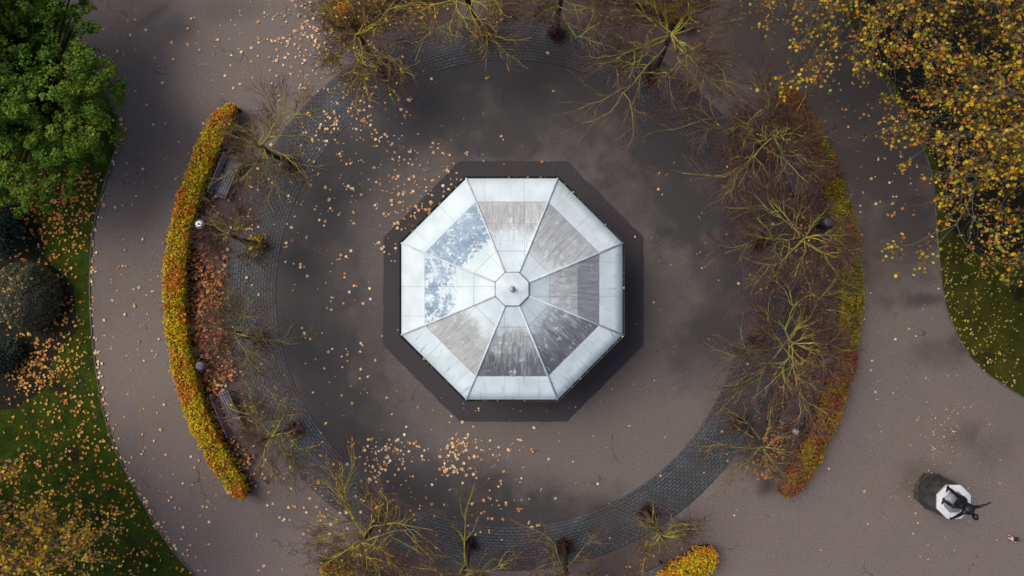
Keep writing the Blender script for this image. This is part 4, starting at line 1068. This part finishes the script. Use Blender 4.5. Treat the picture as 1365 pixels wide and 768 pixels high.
# statue on its pedestal
pb = gp(1242.5, 655)[:2]
st = tag(empty('statue', (pb[0], pb[1], 0)), 'dark bronze striding figure with one arm flung out on a pale octagonal pedestal', 'statue')
a = Acc(); a.prism(octagon(.70), .006, .12, octagon(.69)); a.prism(octagon(.665), .12, 1.30, octagon(.64)); ped = a.build('pedestal', M['stone_dark'], st, bevel=.012)
a = Acc(); a.prism(octagon(.40), 1.40, 1.412); a.build('footing', M['bin_grey'], ped)
a = Acc(); a.prism(octagon(.645), 1.30, 1.40, octagon(.645)); a.build('pedestal_top', M['stone_white'], ped, bevel=.015)
def S(px, py, z): q = gp(px, py, z); return np.array([q[0] - pb[0], q[1] - pb[1], z])
segs = []
ankR, ankL = S(1258.5, 667, 1.49), S(1264.5, 650.5, 1.50)
kneR, kneL = S(1270, 675.5, 1.93), S(1274, 659, 1.90)
hipR, hipL = S(1280, 674, 2.34), S(1284.5, 667, 2.36)
pel = (hipR + hipL) / 2 + np.array([0, 0, .06]); che = S(1290.5, 678.5, 2.78); nek = S(1296, 684, 2.95); hed = S(1299.5, 689, 3.08)
shR, shL = S(1285.5, 682.5, 2.86), S(1296.5, 676.5, 2.88)
elR, wrR = S(1276.5, 688, 2.62), S(1270.5, 690.5, 2.42); elL, wrL = S(1305.5, 675.5, 2.90), S(1314, 672.5, 2.98)
for an, kn, hp in ((ankR, kneR, hipR), (ankL, kneL, hipL)):
    segs += [(an, an + (kn - an) * .55, .042, .068), (an + (kn - an) * .55, kn, .068, .058), (kn, kn + (hp - kn) * .5, .072, .105), (kn + (hp - kn) * .5, hp, .105, .125)]
    f = unit(np.array([-.25, -.97, 0])); heel = an + np.array([0, 0, -.055]) - f * .05; toe = an + f * .17 + np.array([0, 0, -.065])
    segs += [(heel, an, .036, .042), (heel, toe, .034, .026), (an, toe, .036, .026)]
segs += [(hipR, hipL, .135, .135), (pel, (pel + che) / 2, .165, .155), ((pel + che) / 2, che, .165, .225), (shR, shL, .095, .095), (che, (shR + shL) / 2, .19, .12), (che, nek, .10, .055), (nek, hed, .052, .06),
         (shR, elR, .078, .056), (elR, wrR, .056, .036), (shL, elL, .078, .054), (elL, wrL, .054, .034)]
fdir = unit(np.array([.35, -.9, -.35]))
balls = [(hed + np.array([0, 0, .03]), (.10, .12, .13)), (hed + fdir * .095 + np.array([0, 0, -.005]), (.018, .022, .026)), (hed + fdir * .06 + np.array([0, 0, -.075]), (.045, .045, .04)),
         (hed + np.array([.085, .02, 0]), (.015, .022, .032)), (hed + np.array([-.085, .02, 0]), (.015, .022, .032)), (hed + np.array([0, .03, .07]), (.09, .10, .07))]
hand(segs, wrR, wrR - elR, np.array([.6, -.5, .4]), np.array([.5, -.4, -.6]), 1.05); hand(segs, wrL, wrL - elL, np.array([.2, .9, .2]), np.array([0, -.3, -.9]), 1.05, .12)
# a short tunic band round the hips, cast with the figure
segs += [(hipR + np.array([-.03, -.02, -.12]), hipL + np.array([.03, .02, -.12]), .125, .125)]
wa = np.radians(np.concatenate([r0.normal(118, 14, 130), r0.normal(195, 8, 50), r0.uniform(0, 360, 40)])); wr_ = .70 + np.abs(r0.normal(0, .05, 220))
wd = leaves_obj('weeds', np.c_[pb[0] + wr_ * np.cos(wa), pb[1] + wr_ * np.sin(wa), r0.uniform(.02, .10, 220)], .03, .07, .9, OVAL, M['leaf_weeds'], 60)
tag(wd, 'weeds and moss growing round the foot of the statue pedestal', 'weeds', kind='stuff')
me = body_mesh('figure', segs, .0095, 2, balls)
link('figure', me, M['bronze'], st, True)

# seated person
bp = gp(1060, 556, .45); bp[:2] -= unit(bp[:2] - RC) * .22; yaw = math.radians(out_deg(1060, 556))
ps_ = np.array([bp[0] + .50 * math.cos(yaw), bp[1] + .50 * math.sin(yaw)])
pr = tag(empty('person', (ps_[0], ps_[1], .006), yaw), 'person in dark red jacket and white hat sitting at the upper end of the bench', 'person')
segs = []; V3 = lambda *x: np.array(x, float)
# local: -y is forward, seat top .461
for s in (-1, 1):
    hip = V3(s * .095, .06, .555); kn = V3(s * .12, -.40, .545); an = V3(s * .12, -.43, .10)
    segs += [(hip, (hip + kn) / 2, .085, .075), ((hip + kn) / 2, kn, .075, .06), (kn, V3(s * .12, -.40, .34), .06, .058), (V3(s * .12, -.40, .34), an, .056, .042), (an, V3(s * .125, -.39, .05), .045, .042), (V3(s * .125, -.40, .045), V3(s * .14, -.60, .040), .042, .033)]
    sh = V3(s * .185, .13, 1.00); el = V3(s * .235, .02, .76); wr = V3(s * .10, -.16, .66)
    segs += [(sh, el, .062, .05), (el, wr, .05, .034)]
    hand(segs, wr, V3(-s * .35, -.8, -.25), V3(s * .9, -.3, 0), V3(0, 0, -1), .95, .25)
segs += [(V3(-.09, .07, .56), V3(.09, .07, .56), .10, .10), (V3(0, .08, .58), V3(0, .12, .80), .135, .145), (V3(0, .12, .80), V3(0, .13, .96), .15, .13), (V3(-.15, .13, .99), V3(.15, .13, .99), .075, .075), (V3(0, .13, 1.0), V3(0, .10, 1.13), .065, .052)]
hd = V3(0, .075, 1.235)
balls = [(hd, (.078, .098, .115)), (hd + V3(0, -.10, -.012), (.014, .02, .024)), (hd + V3(0, -.055, -.075), (.045, .045, .04)), (hd + V3(.08, .01, -.005), (.012, .02, .03)), (hd + V3(-.08, .01, -.005), (.012, .02, .03)),
         (hd + V3(.032, -.088, .012), (.014, .010, .009)), (hd + V3(-.032, -.088, .012), (.014, .010, .009)), (hd + V3(0, -.092, -.055), (.024, .01, .007))]
me = body_mesh('body', segs, .0085, 2, balls)
for m in ('jacket', 'trousers', 'skin', 'shoe'): me.materials.append(M[m])
mi = []
for p in me.polygons:
    x, y, z = p.center
    if z > 1.09: k = 2
    elif z < .085: k = 3
    elif y < -.165 and z > .605 and abs(x) < .2 : k = 2
    elif z > .60 or (y > -.04 and z > .56): k = 0
    else: k = 1
    mi.append(k)
me.polygons.foreach_set('material_index', mi)
ob = link('body', me, [], pr, True)
a = Acc(); a.lathe([(.0, 1.375), (.05, 1.37), (.09, 1.345), (.112, 1.29), (.115, 1.245), (.118, 1.235), (.105, 1.235), (.10, 1.28), (0, 1.35)], 22, (0, .085, 0))
hat = a.build('hat', M['hat'], pr, True)

# small dog at the right edge
dp = gp(1348, 716)
dg_ = tag(empty('dog', (dp[0], dp[1], .006), math.radians(-12)), 'small dog with pale chest, black back and grey hindquarters near the statue', 'dog')
segs = []
# local: -x is forward
segs += [(V3(-.10, 0, .20), V3(.02, 0, .205), .082, .075), (V3(.02, 0, .205), V3(.17, 0, .20), .070, .066), (V3(-.12, 0, .22), V3(-.20, 0, .30), .062, .05), (V3(-.20, 0, .31), V3(-.24, 0, .315), .055, .052), (V3(-.25, 0, .30), V3(-.32, 0, .285), .036, .022)]
for s in (-1, 1):
    segs += [(V3(-.11, s * .05, .18), V3(-.10, s * .055, .10), .032, .022), (V3(-.10, s * .055, .10), V3(-.11, s * .055, .02), .020, .017), (V3(-.11, s * .055, .018), V3(-.14, s * .055, .016), .018, .016),
             (V3(.16, s * .045, .19), V3(.12, s * .055, .125), .048, .030), (V3(.12, s * .055, .125), V3(.19, s * .055, .075), .026, .019), (V3(.19, s * .055, .075), V3(.18, s * .055, .02), .018, .016), (V3(.18, s * .055, .018), V3(.15, s * .055, .016), .018, .016),
             (V3(-.20, s * .045, .345), V3(-.19, s * .065, .375), .022, .010)]
segs += [(V3(.19, 0, .235), V3(.27, .02, .29), .024, .020), (V3(.27, .02, .29), V3(.31, .03, .36), .022, .012)]
me = body_mesh('body', segs, .009, 2)
for m in ('fur_dark', 'fur_pale', 'fur_grey'): me.materials.append(M[m])
mi = []
for p in me.polygons:
    x, y, z = p.center
    mi.append(1 if (x < -.115 and z > .05) or z < .05 else 2 if x > .10 else 0)
me.polygons.foreach_set('material_index', mi)
link('body', me, [], dg_, True)
